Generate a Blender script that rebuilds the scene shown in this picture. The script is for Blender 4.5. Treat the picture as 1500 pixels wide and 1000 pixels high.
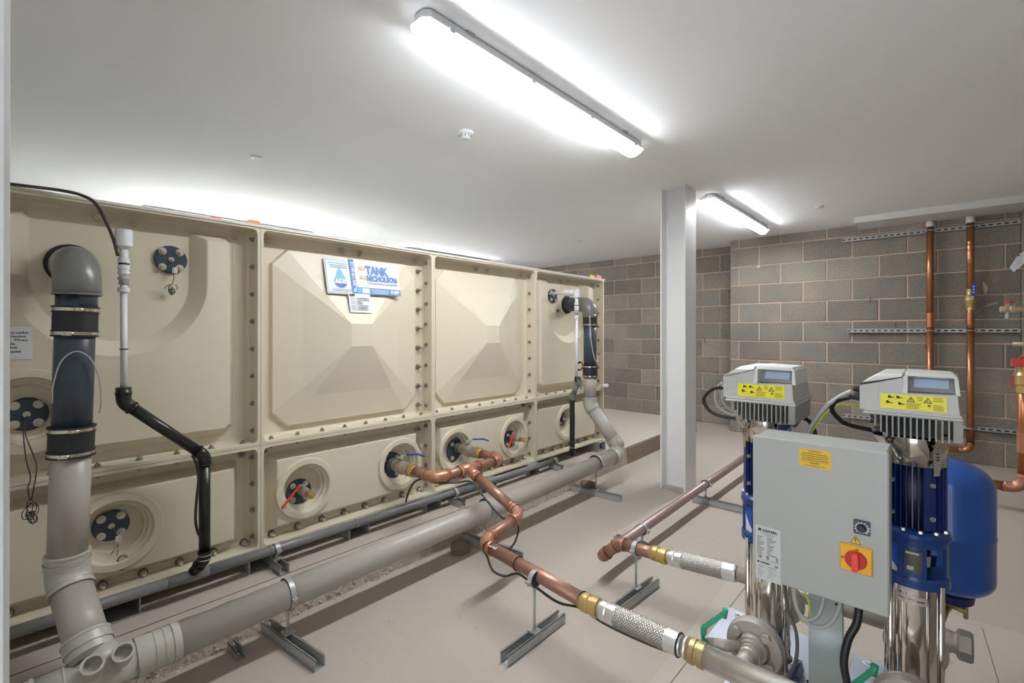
import bpy, bmesh, math, random
from mathutils import Vector, Matrix
from math import sin, cos, pi, radians, sqrt, hypot
random.seed(7)
S = bpy.context.scene
COL = S.collection
for _o in list(bpy.data.objects):
    bpy.data.objects.remove(_o)

# ------------------------------------------------------------------ camera, world, exposure
cam_d = bpy.data.cameras.new('camera')
cam = bpy.data.objects.new('camera', cam_d)
COL.objects.link(cam)
cam.location = (0, 0, 1.228)
cam.rotation_euler = (radians(90), 0, radians(42.408 - 90))
cam_d.sensor_width = 36
cam_d.lens = 698.1 * 36 / 1500
cam_d.shift_x = 12 / 1500
cam_d.shift_y = -14 / 1500
cam_d.clip_start = 0.02
S.camera = cam
w = bpy.data.worlds.new('world')
S.world = w
w.use_nodes = True
w.node_tree.nodes['Background'].inputs[0].default_value = (0.88, 0.94, 1, 1)
w.node_tree.nodes['Background'].inputs[1].default_value = 0.75
S.view_settings.view_transform = 'Standard'
S.view_settings.look = 'None'
S.view_settings.gamma = 1
S.view_settings.use_curve_mapping = False
S.view_settings.exposure = 1.86
LAMP = 40.0          # radiance of the batten diffusers
CEIL = 2.356

# ------------------------------------------------------------------ materials
MATS = {}
def mat(name, col, rough=0.5, metal=0.0, noise=0.0, nscale=8.0, bump=0.0, bscale=60.0, col2=None, emit=0.0, rand=0.0, coat=0.0, spec=0.5, aniso=False):
    if name in MATS: return MATS[name]
    m = bpy.data.materials.new(name); m.use_nodes = True
    nt = m.node_tree; N = nt.nodes; L = nt.links
    b = N['Principled BSDF']
    b.inputs['Base Color'].default_value = (*col, 1)
    b.inputs['Roughness'].default_value = rough
    b.inputs['Metallic'].default_value = metal
    b.inputs['Specular IOR Level'].default_value = spec
    if coat: b.inputs['Coat Weight'].default_value = coat
    if emit:
        b.inputs['Emission Color'].default_value = (*col, 1)
        b.inputs['Emission Strength'].default_value = emit
    geo = N.new('ShaderNodeNewGeometry')
    cur = None
    if noise or col2:
        n = N.new('ShaderNodeTexNoise'); n.inputs['Scale'].default_value = nscale; n.inputs['Detail'].default_value = 6
        n.inputs['Roughness'].default_value = 0.6
        L.new(geo.outputs['Position'], n.inputs['Vector'])
        r = N.new('ShaderNodeMapRange'); r.inputs[1].default_value = 1.65; r.inputs[2].default_value = 0.65
        L.new(n.outputs['Fac'], r.inputs[0])
        mx = N.new('ShaderNodeMix'); mx.data_type = 'RGBA'
        c2 = col2 if col2 else tuple(c * (1 - noise) for c in col)
        mx.inputs[6].default_value = (*col, 1); mx.inputs[7].default_value = (*c2, 1)
        L.new(r.outputs[0], mx.inputs[0])
        cur = mx.outputs[2]
    if rand:
        oi = N.new('ShaderNodeObjectInfo')
        r2 = N.new('ShaderNodeMapRange'); r2.inputs[3].default_value = 1 - rand; r2.inputs[4].default_value = 1 + rand * 0.6
        L.new(oi.outputs['Random'], r2.inputs[0])
        mm = N.new('ShaderNodeMix'); mm.data_type = 'RGBA'; mm.blend_type = 'MULTIPLY'; mm.inputs[0].default_value = 1
        if cur: L.new(cur, mm.inputs[6])
        else: mm.inputs[6].default_value = (*col, 1)
        L.new(r2.outputs[0], mm.inputs[7])
        cur = mm.outputs[2]
    if cur: L.new(cur, b.inputs['Base Color'])
    if bump:
        n2 = N.new('ShaderNodeTexNoise'); n2.inputs['Scale'].default_value = bscale; n2.inputs['Detail'].default_value = 4
        L.new(geo.outputs['Position'], n2.inputs['Vector'])
        bp = N.new('ShaderNodeBump'); bp.inputs['Strength'].default_value = bump; bp.inputs['Distance'].default_value = 0.01
        L.new(n2.outputs['Fac'], bp.inputs['Height'])
        L.new(bp.outputs[0], b.inputs['Normal'])
    MATS[name] = m
    return m

M_ceil = mat('ceiling_paint', (0.90, 0.91, 0.93), 0.9, noise=0.03, nscale=1.2)
M_white = mat('white_paint', (0.80, 0.80, 0.79), 0.45, bump=0.12, bscale=55)
M_floor = mat('screeded_concrete', (0.49, 0.435, 0.38), 0.85, col2=(0.42, 0.365, 0.315), nscale=3.2, bump=0.25, bscale=18)
M_plinth = mat('plinth_concrete', (0.54, 0.48, 0.42), 0.85, col2=(0.46, 0.40, 0.345), nscale=3.0, bump=0.2, bscale=25)
M_rough = mat('broken_concrete', (0.60, 0.52, 0.45), 0.95, col2=(0.40, 0.33, 0.27), nscale=28, bump=0.9, bscale=60)
M_agg = mat('exposed_aggregate', (0.40, 0.32, 0.25), 0.95, col2=(0.24, 0.18, 0.13), nscale=70, bump=1.0, bscale=90)
M_mortar = mat('sand_mortar', (0.70, 0.50, 0.39), 0.95, noise=0.12, nscale=12, bump=0.4, bscale=90)
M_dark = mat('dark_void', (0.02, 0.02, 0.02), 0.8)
M_grp = mat('cream_grp', (0.69, 0.615, 0.475), 0.42, noise=0.04, nscale=2.5)
M_grp2 = mat('cream_grp_flange', (0.74, 0.71, 0.64), 0.5, noise=0.06, nscale=9)
M_soil = mat('olive_grey_upvc', (0.47, 0.435, 0.385), 0.38, noise=0.10, nscale=5)
M_soilf = mat('olive_grey_fitting', (0.48, 0.465, 0.41), 0.35)
M_char = mat('charcoal_upvc', (0.055, 0.075, 0.10), 0.34, noise=0.15, nscale=6)
M_grey = mat('pressure_grey_pvc', (0.12, 0.14, 0.16), 0.28, col2=(0.19, 0.19, 0.185), nscale=5)
M_rub = mat('black_rubber', (0.018, 0.019, 0.022), 0.5)
M_abs = mat('black_abs', (0.02, 0.02, 0.021), 0.3, noise=0.2, nscale=30)
M_drain = mat('dark_grey_abs', (0.09, 0.092, 0.096), 0.30, col2=(0.19, 0.19, 0.188), nscale=12)
M_wpvc = mat('white_pvc', (0.75, 0.76, 0.78), 0.3)
M_clear = mat('clear_tundish', (0.5, 0.5, 0.45), 0.15)
M_ss = mat('stainless_band', (0.72, 0.66, 0.58), 0.22, 1.0)
M_chrome = mat('polished_steel', (0.80, 0.76, 0.71), 0.10, 1.0)
M_steel = mat('satin_stainless', (0.80, 0.78, 0.75), 0.30, 0.85)
M_cast = mat('cast_stainless', (0.50, 0.455, 0.40), 0.5, 0.45, noise=0.1, nscale=20, bump=0.2, bscale=120)
M_zinc = mat('galvanised_steel', (0.56, 0.575, 0.565), 0.42, 0.3, noise=0.25, nscale=25)
M_zpost = mat('zinc_post', (0.56, 0.66, 0.68), 0.3, 0.7, noise=0.25, nscale=6)
M_cu = mat('copper_pipe', (0.42, 0.215, 0.145), 0.40, 0.5, col2=(0.36, 0.19, 0.14), nscale=9)
M_cuf = mat('copper_fitting', (0.62, 0.29, 0.17), 0.34, 0.55, col2=(0.52, 0.25, 0.16), nscale=16)
M_cus = mat('copper_tarnished', (0.52, 0.28, 0.19), 0.42, 0.5, col2=(0.36, 0.26, 0.25), nscale=6)
M_cur = mat('copper_riser', (0.55, 0.235, 0.11), 0.30, 0.75, noise=0.15, nscale=8)
M_brass = mat('brass', (0.68, 0.48, 0.20), 0.36, 0.65, noise=0.12, nscale=30)
M_brassm = mat('dull_brass', (0.55, 0.40, 0.20), 0.38, 0.6, noise=0.2, nscale=24)
M_valve = mat('nickel_valve_body', (0.52, 0.45, 0.36), 0.4, 0.5, noise=0.2, nscale=35)
M_blueh = mat('blue_handle', (0.02, 0.045, 0.35), 0.35)
M_redh = mat('red_handle', (0.62, 0.05, 0.045), 0.35)
M_navy = mat('navy_flange', (0.035, 0.055, 0.075), 0.38)
M_bolt = mat('pale_bolt_cap', (0.60, 0.55, 0.48), 0.34, 0.6)
M_wash = mat('washer', (0.20, 0.17, 0.14), 0.45, 0.7)
M_boltz = mat('zinc_bolt', (0.33, 0.31, 0.27), 0.4, 0.7)
M_blue = mat('pump_blue', (0.010, 0.045, 0.19), 0.25, coat=0.3)
M_blued = mat('motor_blue', (0.008, 0.02, 0.11), 0.3, coat=0.2)
M_vessel = mat('vessel_blue', (0.012, 0.085, 0.36), 0.3, coat=0.4)
M_drive = mat('drive_grey', (0.50, 0.49, 0.46), 0.42)
M_drivel = mat('drive_light_grey', (0.66, 0.66, 0.63), 0.38)
M_drived = mat('drive_heat_sink', (0.30, 0.295, 0.28), 0.5)
M_panel = mat('panel_grey', (0.42, 0.43, 0.405), 0.4)
M_screen = mat('display_blue', (0.55, 0.68, 0.90), 0.15)
M_black = mat('black_plastic', (0.012, 0.012, 0.013), 0.4)
M_cabw = mat('grey_cable', (0.42, 0.42, 0.41), 0.45)
M_cabg = mat('green_yellow_wire', (0.62, 0.66, 0.03), 0.45)
M_wire = mat('dark_wire', (0.03, 0.026, 0.024), 0.5)
M_yel = mat('label_yellow', (0.83, 0.72, 0.02), 0.4)
M_amber = mat('label_amber', (0.80, 0.47, 0.02), 0.4)
M_iso = mat('isolator_yellow', (0.86, 0.43, 0.015), 0.4)
M_red = mat('switch_red', (0.50, 0.012, 0.008), 0.35)
M_redl = mat('switch_knob_red', (0.80, 0.06, 0.035), 0.3)
M_paper = mat('white_label', (0.68, 0.69, 0.70), 0.45)
M_plabel = mat('grey_label', (0.60, 0.60, 0.59), 0.4)
M_ink = mat('black_ink', (0.02, 0.02, 0.02), 0.6)
M_inkg = mat('grey_ink', (0.20, 0.20, 0.21), 0.6)
M_inky = mat('olive_ink', (0.22, 0.19, 0.02), 0.6)
M_sblue = mat('sticker_blue', (0.012, 0.13, 0.40), 0.4)
M_sblue2 = mat('sticker_light_blue', (0.05, 0.32, 0.52), 0.4)
M_sdark = mat('sticker_deep_blue', (0.008, 0.04, 0.34), 0.4)
M_sora = mat('sticker_orange', (0.72, 0.27, 0.05), 0.4)
M_lbl = mat('translucent_label', (0.52, 0.57, 0.64), 0.35)
M_green = mat('green_lever', (0.03, 0.30, 0.16), 0.4)
M_plate = mat('base_plate', (0.44, 0.47, 0.56), 0.4, 0.2)
M_lamp = mat('lit_diffuser', (0.93, 0.97, 1.0), 0.4, emit=LAMP)
M_lampe = mat('batten_end', (0.80, 0.83, 0.84), 0.3, emit=1.2)
M_pink = mat('pink_tag', (0.85, 0.28, 0.25), 0.5)
M_orange = mat('orange_foam', (0.85, 0.42, 0.25), 0.7)
M_tag = mat('paper_tag', (0.72, 0.75, 0.80), 0.6)
M_gas = mat('beige_pipe', (0.52, 0.40, 0.27), 0.4, 0.2)
M_bdot = mat('blue_dot', (0.02, 0.15, 0.6), 0.5)
M_braid = mat('steel_braid', (0.42, 0.40, 0.37), 0.25, 1.0)

def block_mat():
    m = bpy.data.materials.new('concrete_block'); m.use_nodes = True
    nt = m.node_tree; N = nt.nodes; L = nt.links; b = N['Principled BSDF']
    b.inputs['Roughness'].default_value = 0.95; b.inputs['Specular IOR Level'].default_value = 0.2
    geo = N.new('ShaderNodeNewGeometry'); oi = N.new('ShaderNodeObjectInfo')
    n1 = N.new('ShaderNodeTexNoise'); n1.inputs['Scale'].default_value = 3.2; n1.inputs['Detail'].default_value = 3
    n2 = N.new('ShaderNodeTexNoise'); n2.inputs['Scale'].default_value = 95; n2.inputs['Detail'].default_value = 5; n2.inputs['Roughness'].default_value = 0.75
    L.new(geo.outputs['Position'], n1.inputs['Vector']); L.new(geo.outputs['Position'], n2.inputs['Vector'])
    r1 = N.new('ShaderNodeValToRGB'); e = r1.color_ramp.elements
    e[0].position = 0.3; e[0].color = (0.245, 0.232, 0.212, 1); e[1].position = 0.7; e[1].color = (0.32, 0.273, 0.222, 1)
    L.new(n1.outputs['Fac'], r1.inputs[0])
    r2 = N.new('ShaderNodeValToRGB'); e = r2.color_ramp.elements
    e[0].position = 0.38; e[0].color = (0.45, 0.44, 0.42, 1); e[1].position = 0.56; e[1].color = (1.12, 1.12, 1.12, 1)
    L.new(n2.outputs['Fac'], r2.inputs[0])
    mx = N.new('ShaderNodeMix'); mx.data_type = 'RGBA'; mx.blend_type = 'MULTIPLY'; mx.inputs[0].default_value = 0.75
    L.new(r1.outputs[0], mx.inputs[6]); L.new(r2.outputs[0], mx.inputs[7])
    mr = N.new('ShaderNodeMapRange'); mr.inputs[3].default_value = 0.85; mr.inputs[4].default_value = 1.22
    L.new(oi.outputs['Random'], mr.inputs[0])
    m2 = N.new('ShaderNodeMix'); m2.data_type = 'RGBA'; m2.blend_type = 'MULTIPLY'; m2.inputs[0].default_value = 1
    L.new(mx.outputs[2], m2.inputs[6]); L.new(mr.outputs[0], m2.inputs[7])
    L.new(m2.outputs[2], b.inputs['Base Color'])
    bp = N.new('ShaderNodeBump'); bp.inputs['Strength'].default_value = 0.8; bp.inputs['Distance'].default_value = 0.006
    L.new(n2.outputs['Fac'], bp.inputs['Height']); L.new(bp.outputs[0], b.inputs['Normal'])
    return m
M_block = block_mat()

M_lampd = mat('lit_diffuser_dim', (0.93, 0.97, 1.0), 0.4, emit=LAMP * 0.95)
M_lamps = mat('lit_diffuser_side', (0.97, 0.985, 1.0), 0.4, emit=3.4)
# ------------------------------------------------------------------ geometry helpers
V = Vector
def frame(d, up=None):
    d = V(d).normalized()
    if up is None: up = V((0, 0, 1)) if abs(d.z) < 0.95 else V((1, 0, 0))
    x = up.cross(d).normalized(); y = d.cross(x).normalized()
    return x, y, d

class MB:
    def __init__(s): s.v = []; s.f = []; s.sm = []; s.mi = []; s.cm = 0
    def add(s, vs, fs, smooth=False):
        o = len(s.v); s.v += [V(p) for p in vs]
        for f in fs: s.f.append([i + o for i in f]); s.sm.append(smooth); s.mi.append(s.cm)
        return s
    def box(s, lo, hi, rot=None, piv=None, bev=0.0):
        x0, y0, z0 = lo; x1, y1, z1 = hi
        if bev:
            b = bev; vs = []; 
            for (X, sx) in ((x0, 1), (x1, -1)):
                for (Y, sy) in ((y0, 1), (y1, -1)):
                    for (Z, sz) in ((z0, 1), (z1, -1)):
                        vs += [(X, Y + sy * b, Z + sz * b), (X + sx * b, Y, Z + sz * b), (X + sx * b, Y + sy * b, Z)]
            bm = bmesh.new()
            for p in vs: bm.verts.new(p)
            r = bmesh.ops.convex_hull(bm, input=bm.verts)
            bm.verts.index_update()
            vs = [v.co.copy() for v in bm.verts]; fs = [[v.index for v in f.verts] for f in bm.faces]
            bm.free()
        else:
            vs = [V((x, y, z)) for x in (x0, x1) for y in (y0, y1) for z in (z0, z1)]
            fs = [(0, 1, 3, 2), (4, 6, 7, 5), (0, 4, 5, 1), (2, 3, 7, 6), (0, 2, 6, 4), (1, 5, 7, 3)]
        if rot is not None:
            p = V(piv) if piv is not None else (V(lo) + V(hi)) / 2
            vs = [rot @ (V(q) - p) + p for q in vs]
        return s.add(vs, fs)
    def hull(s, pts, smooth=False):
        bm = bmesh.new()
        for p in pts: bm.verts.new(p)
        bmesh.ops.convex_hull(bm, input=bm.verts)
        used = [v for v in bm.verts if v.link_faces]
        ix = {v: i for i, v in enumerate(used)}
        vs = [v.co.copy() for v in used]; fs = [[ix[v] for v in f.verts] for f in bm.faces]
        bm.free(); return s.add(vs, fs, smooth)
    def tube(s, pts, r, seg=16, caps=True, smooth=True):
        pts = [V(p) for p in pts]; n = len(pts)
        rs = r if isinstance(r, (list, tuple)) else [r] * n
        tang = []
        for i in range(n):
            a = pts[max(i - 1, 0)]; b = pts[min(i + 1, n - 1)]
            t = (b - a)
            if t.length < 1e-9: t = tang[-1] if tang else V((0, 0, 1))
            tang.append(t.normalized())
        x, y, _ = frame(tang[0]); vs = []; fs = []
        for i in range(n):
            t = tang[i]; x = (x - t * x.dot(t))
            x = x.normalized() if x.length > 1e-6 else frame(t)[0]
            y = t.cross(x)
            for k in range(seg):
                a = 2 * pi * k / seg
                vs.append(pts[i] + (x * cos(a) + y * sin(a)) * rs[i])
        for i in range(n - 1):
            for k in range(seg):
                k2 = (k + 1) % seg
                fs.append((i * seg + k, i * seg + k2, (i + 1) * seg + k2, (i + 1) * seg + k))
        s.add(vs, fs, smooth)
        if caps:
            o = len(s.v) - len(vs)
            s.f.append([o + k for k in reversed(range(seg))]); s.sm.append(False); s.mi.append(s.cm)
            s.f.append([o + (n - 1) * seg + k for k in range(seg)]); s.sm.append(False); s.mi.append(s.cm)
        return s
    def lathe(s, p, d, prof, seg=24, caps=True, smooth=True, sharp=True):
        """prof: (distance along d, radius); corners stay crisp because every step is doubled"""
        p = V(p); x, y, d = frame(d)
        rings = []
        for i, (t, r) in enumerate(prof):
            rings.append((t, r))
            if sharp and 0 < i < len(prof) - 1: rings.append((t, r))
        vs = []; fs = []
        for t, r in rings:
            for k in range(seg):
                a = 2 * pi * k / seg
                vs.append(p + d * t + (x * cos(a) + y * sin(a)) * max(r, 1e-5))
        step = 2 if sharp else 1
        for i in range(0, len(rings) - 1, step if sharp else 1):
            j = i + 1
            for k in range(seg):
                k2 = (k + 1) % seg
                fs.append((i * seg + k, i * seg + k2, j * seg + k2, j * seg + k))
        s.add(vs, fs, smooth)
        if caps:
            o = len(s.v) - len(vs)
            for (ri, rev) in ((0, True), (len(rings) - 1, False)):
                if rings[ri][1] > 1e-4:
                    ii = range(seg)
                    s.f.append([o + ri * seg + k for k in (reversed(ii) if rev else ii)]); s.sm.append(False); s.mi.append(s.cm)
        return s
    def cyl(s, a, b, r, seg=20, r2=None, smooth=True):
        return s.tube([a, b], [r, r if r2 is None else r2], seg, True, smooth)
    def hexp(s, p, d, h, r, seg=6):
        return s.tube([V(p), V(p) + V(d).normalized() * h], r, seg, True, False)
    def prism(s, poly, a, b):
        """poly: list of 3D points, extruded by vector from a to b"""
        n = len(poly); va = [V(q) + V(a) for q in poly]; vb = [V(q) + V(b) for q in poly]
        fs = [list(range(n))[::-1], list(range(n, 2 * n))] + [(i, (i + 1) % n, n + (i + 1) % n, n + i) for i in range(n)]
        return s.add(va + vb, fs)
    def torus(s, p, d, R, r, seg=28, rs=8, a0=0, a1=2 * pi):
        p = V(p); x, y, d = frame(d); full = abs(a1 - a0 - 2 * pi) < 1e-6
        n = seg if full else seg + 1; vs = []; fs = []
        for i in range(n):
            a = a0 + (a1 - a0) * i / seg; c = x * cos(a) + y * sin(a)
            for k in range(rs):
                b = 2 * pi * k / rs
                vs.append(p + c * (R + r * cos(b)) + d * (r * sin(b)))
        for i in range(seg):
            j = (i + 1) % n
            for k in range(rs):
                k2 = (k + 1) % rs
                fs.append((i * rs + k, j * rs + k, j * rs + k2, i * rs + k2))
        return s.add(vs, fs, True)
    def mesh(s, name, mats, origin=V((0, 0, 0))):
        me = bpy.data.meshes.new(name)
        me.from_pydata([p - origin for p in s.v], [], s.f)
        for m in (mats if isinstance(mats, (list, tuple)) else [mats]): me.materials.append(m)
        me.polygons.foreach_set('use_smooth', s.sm)
        me.polygons.foreach_set('material_index', s.mi)
        me.update()
        bm = bmesh.new(); bm.from_mesh(me)
        bmesh.ops.recalc_face_normals(bm, faces=bm.faces)
        bm.to_mesh(me); bm.free()
        return me
    def build(s, name, mats, parent=None, origin=None, label=None, **kw):
        xs = [p.x for p in s.v]; ys = [p.y for p in s.v]; zs = [p.z for p in s.v]
        og = V(origin) if origin is not None else V(((min(xs) + max(xs)) / 2, (min(ys) + max(ys)) / 2, min(zs)))
        me = s.mesh(name, mats, og)
        o = bpy.data.objects.new(name, me); COL.objects.link(o)
        o.location = og
        if parent is not None:
            o.parent = parent; o.location = og - wloc(parent)
        if label: o['label'] = label
        for k, v_ in kw.items(): o[k] = v_
        return o
def wloc(o):
    r = V(o.location)
    while o.parent: o = o.parent; r += V(o.location)
    return r
def thing(name, label, cat, loc, group=None):
    o = bpy.data.objects.new(name, None); COL.objects.link(o); o.location = loc
    o.empty_display_size = 0.05
    o['label'] = label; o['category'] = cat
    if group: o['group'] = group
    return o
def tag(o, label, cat, group=None):
    o['label'] = label; o['category'] = cat
    if group: o['group'] = group
    return o
def inst(name, me, parent, loc, d=None):
    o = bpy.data.objects.new(name, me); COL.objects.link(o)
    if d is not None:
        x, y, z = frame(d); o.rotation_mode = 'QUATERNION'
        o.rotation_quaternion = Matrix((x, y, z)).transposed().to_quaternion()
    o.parent = parent; o.location = V(loc) - (wloc(parent) if parent else V((0, 0, 0)))
    return o
def text(parent, name, s, size, origin, xd, yd, m, bold=0.0, width=None, label=None, align='LEFT', shear=0):
    cu = bpy.data.curves.new('t', 'FONT'); cu.body = s; cu.size = size; cu.offset = bold; cu.extrude = 0.00025
    cu.align_x = align; cu.resolution_u = 3; cu.shear = shear
    o = bpy.data.objects.new('t', cu); COL.objects.link(o)
    dg = bpy.context.evaluated_depsgraph_get(); dg.update()
    me = bpy.data.meshes.new_from_object(o.evaluated_get(dg))
    bpy.data.objects.remove(o)
    xd = V(xd).normalized(); yd = V(yd).normalized(); zd = xd.cross(yd)
    sx = 1.0
    if width and len(me.vertices):
        xx = [v_.co.x for v_ in me.vertices]; sx = width / max(max(xx) - min(xx), 1e-6)
    R = Matrix((xd * sx, yd, zd)).transposed()
    for v_ in me.vertices: v_.co = R @ v_.co
    me.materials.clear(); me.materials.append(m); me.name = name
    t = bpy.data.objects.new(name, me); COL.objects.link(t)
    t.parent = parent; t.location = V(origin) - wloc(parent)
    if label: t['label'] = label
    return t
def arc_corner(a, b, c, R):
    a, b, c = V(a), V(b), V(c); u = (a - b).normalized(); w_ = (c - b).normalized()
    th = pi - u.angle(w_); t = R * math.tan(th / 2)
    p0 = b + u * t; p1 = b + w_ * t
    bis = (u + w_).normalized(); cen = b + bis * (R / cos(th / 2))
    n = max(4, int(th / (pi / 2) * 8)); pts = []
    e0 = (p0 - cen).normalized(); ax = e0.cross((p1 - cen).normalized()).normalized()
    for i in range(n + 1):
        q = Matrix.Rotation(th * i / n, 3, ax) @ e0
        pts.append(cen + q * R)
    return pts, u, w_, t
def smooth_path(pts, n=6):
    """Catmull-Rom through points"""
    P = [V(p) for p in pts]; P = [P[0] * 2 - P[1]] + P + [P[-1] * 2 - P[-2]]; out = []
    for i in range(1, len(P) - 2):
        for k in range(n):
            t = k / n; a, b, c, d = P[i - 1], P[i], P[i + 1], P[i + 2]
            out.append(0.5 * ((2 * b) + (c - a) * t + (2 * a - 5 * b + 4 * c - d) * t * t + (3 * b - a - 3 * c + d) * t ** 3))
    out.append(P[-2]); return out
def run(parent, pts, r, m, mf, R, rf=None, col=0.03, rim=0.0025, names=('pipe', 'elbow'), seg=24, beads=2, flabel=None):
    """pipe run: straight pipes and fitted elbows, each its own part"""
    pts = [V(p) for p in pts]; rf = rf or r * 1.07; ends = [V(pts[0])]
    for i in range(1, len(pts) - 1):
        arc, u, w_, t = arc_corner(pts[i - 1], pts[i], pts[i + 1], R)
        b = MB(); path = [arc[0] + u * col] + arc + [arc[-1] + w_ * col]
        b.tube(path, rf, seg)
        for (q, d) in ((arc[0] + u * col, -u), (arc[-1] + w_ * col, -w_)):
            b.lathe(q, d, [(0, rf), (0, rf + rim), (0.006, rf + rim), (0.006, rf)], seg)
            if beads > 1: b.lathe(q + d * 0.016, d, [(0, rf), (0.0005, rf + rim * .6), (0.003, rf + rim * .6), (0.0035, rf)], seg)
        b.build(names[1], mf, parent, label=flabel)
        ends += [arc[0], arc[-1]]
    ends.append(pts[-1])
    for k in range(0, len(ends), 2):
        if (ends[k + 1] - ends[k]).length > 0.004:
            MB().cyl(ends[k], ends[k + 1], r, seg).build(names[0], m, parent)

# ------------------------------------------------------------------ room shell
def struct(o): o['kind'] = 'structure'; return o
XN, YR, YL, X1, X2, Y2 = -0.32, -0.541, 5.65, 6.632, 6.25, 1.911
struct(MB().box((XN - .35, YR - .2, -0.12), (X1 + .2, YL + .1, 0)).build('floor', M_floor))
struct(MB().box((XN - .1, YR - .1, CEIL), (X1 + .2, YL + .1, CEIL + .12)).build('ceiling', M_ceil))
# near wall with the open doorway the view is taken from
struct(MB().box((XN - .12, .66, 0), (XN, YL + .1, CEIL)).add(*(lambda m: (m.v, m.f))(MB().box((XN - .12, YR - .1, 2.12), (XN, .66, CEIL)))).build('wall_near', M_white))
struct(MB().box((XN, YL, 0), (X1 + .2, YL + .1, CEIL)).build('wall_left', mat('wall_grey', (0.80, 0.81, 0.83), 0.9)))

# painted door reveal at the left edge of the view
rv = MB()
rv.hull([(XN, .66, 0), (XN, .80, 0), (.0125, .66, 0), (.0166, .672, 0), (.0205, .80, 0),
         (XN, .66, CEIL), (XN, .80, CEIL), (.0150, .66, CEIL), (.0192, .672, CEIL), (.0233, .80, CEIL)])
struct(rv.build('trim_1', mat('reveal_paint', (0.50, 0.50, 0.49), 0.6, bump=0.35, bscale=30)))

# block walls -------------------------------------------------------
BL = {}
def block_mesh(L, H, key):
    k = (round(L, 3), round(H, 3), key)
    if k not in BL:
        rr = random.Random(hash(k) & 0xffff); d = 0.006
        b = MB()
        j = lambda s_: rr.uniform(0, .0022) * s_
        b.box((-d - rr.uniform(0, .003), -L / 2 + j(1), -H / 2 + j(1)), (0.03, L / 2 - j(1), H / 2 - j(1)), bev=0.004)
        BL[k] = b.mesh('block', M_block)
    return BL[k]
def block_wall(parent, X, ya, yb, joint, zl, zmax, sgn=1):
    """face of blocks on plane x = X looking to -x, mortar recessed behind"""
    rows = []; z = zl
    while z > 0.02: z -= .225
    n = 0
    while z < zmax - .01:
        zb, zt = max(z, 0.0), min(z + .225, zmax)
        row = round((z - zl) / .225)
        off = joint + (0 if row % 2 == 0 else .225)
        y = off - math.ceil((off - ya) / .45) * .45
        while y < yb - .004:
            a, c = max(y, ya), min(y + .45, yb)
            if c - a > .03 and zt - zb > .03:
                ja = .005 if a > ya + 1e-6 else 0; jc = .005 if c < yb - 1e-6 else 0
                Lb = c - a - ja - jc; Hb = zt - zb - .01
                o = inst('block', block_mesh(Lb, Hb, n % 3), parent, (X, (a + ja + c - jc) / 2, (zb + zt) / 2))
                n += 1
            y += .45
        z += .225
wb = struct(MB().box((X1, Y2 - .02, 0), (X1 + .15, YL, CEIL)).build('wall_far', M_mortar))
block_wall(wb, X1, Y2, YL, 3.957 % .45, 2.025, CEIL)
wr = MB().box((X2, YR - .05, 0), (X1 + .1, Y2 - .006, CEIL)).build('wall_back', M_mortar); struct(wr)
block_wall(wr, X2, YR, Y2 - .002, (2.035 - .45) % .45, 2.020, CEIL)
# side return of the projecting wall
rb = MB()
for i in range(11):
    z0 = max(2.020 - .225 * (9 - i), 0) + .005; z1 = min(2.020 - .225 * (8 - i), CEIL) - .005
    if z1 - z0 > .03: rb.box((X2 + .004, Y2 - .03, z0), (X1, Y2, z1))
rb.build('block_return', M_block, wr)
# right hand wall: same blocks seen edge on, joined into the wall itself
wj = MB(); wj.box((XN, YR - .1, 0), (X2, YR - .006, CEIL)); wj.cm = 1
rr = random.Random(3)
for i in range(11):
    z0 = max(-.005 + .225 * i, 0) + .005; z1 = min(.22 + .225 * i, CEIL) - .005
    x = XN - (0 if i % 2 else .225)
    while x < X2:
        a, c = max(x + .005, XN), min(x + .445, X2)
        if c - a > .02: wj.box((a, YR - .03, z0), (c, YR - rr.uniform(0, .002), z1))
        x += .45
struct(wj.build('wall_right', [M_mortar, M_block]))
# dropped bulkhead over the risers
struct(MB().box((5.786, YR, 2.296), (X2 - .002, .62, CEIL)).build('trim_2', mat('bulkhead_paint', (0.66, 0.66, 0.65), 0.8)))

# plinth under the tank -------------------------------------------
def yb_(x): return 2.03 + .027 * (x)          # foot of the plinth
pl = MB(); nx = 140; rr = random.Random(11)
prof = []
for i in range(nx + 1):
    x = XN + (5.9 - XN) * i / nx
    j = (rr.random() - .5) * (.018 if x < 3.3 else .006)
    prof.append((x, yb_(x) + j, yb_(x) + .045 + j * .6 if x < 3.4 else yb_(x) + .008))
vs = []; fs = []
for x, y0, y1 in prof:
    k = .004 if x > 3.4 else .012
    vs += [(x, y0, 0), (x, y0 + (y1 - y0) * .55 + rr.uniform(-k, k), .075 + rr.uniform(-k, k)), (x, y1, .155), (x, YL, .155)]
for i in range(nx):
    for k in range(3): fs.append((4 * i + k, 4 * i + 4 + k, 4 * i + 5 + k, 4 * i + 1 + k))
pl.add(vs, [f for q, f in enumerate(fs) if q % 3 == 2]); pl.cm = 1
pl.add(vs, [f for q, f in enumerate(fs) if q % 3 != 2])
n0 = len(vs)
pl.add([vs[-4], vs[-3], vs[-2], vs[-1], (5.9, YL, 0)], [(0, 1, 2, 3, 4)])
pb = pl.build('concrete_plinth', [M_plinth, M_rough]); pb['kind'] = 'structure'; pb.name = 'trim_3'
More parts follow.
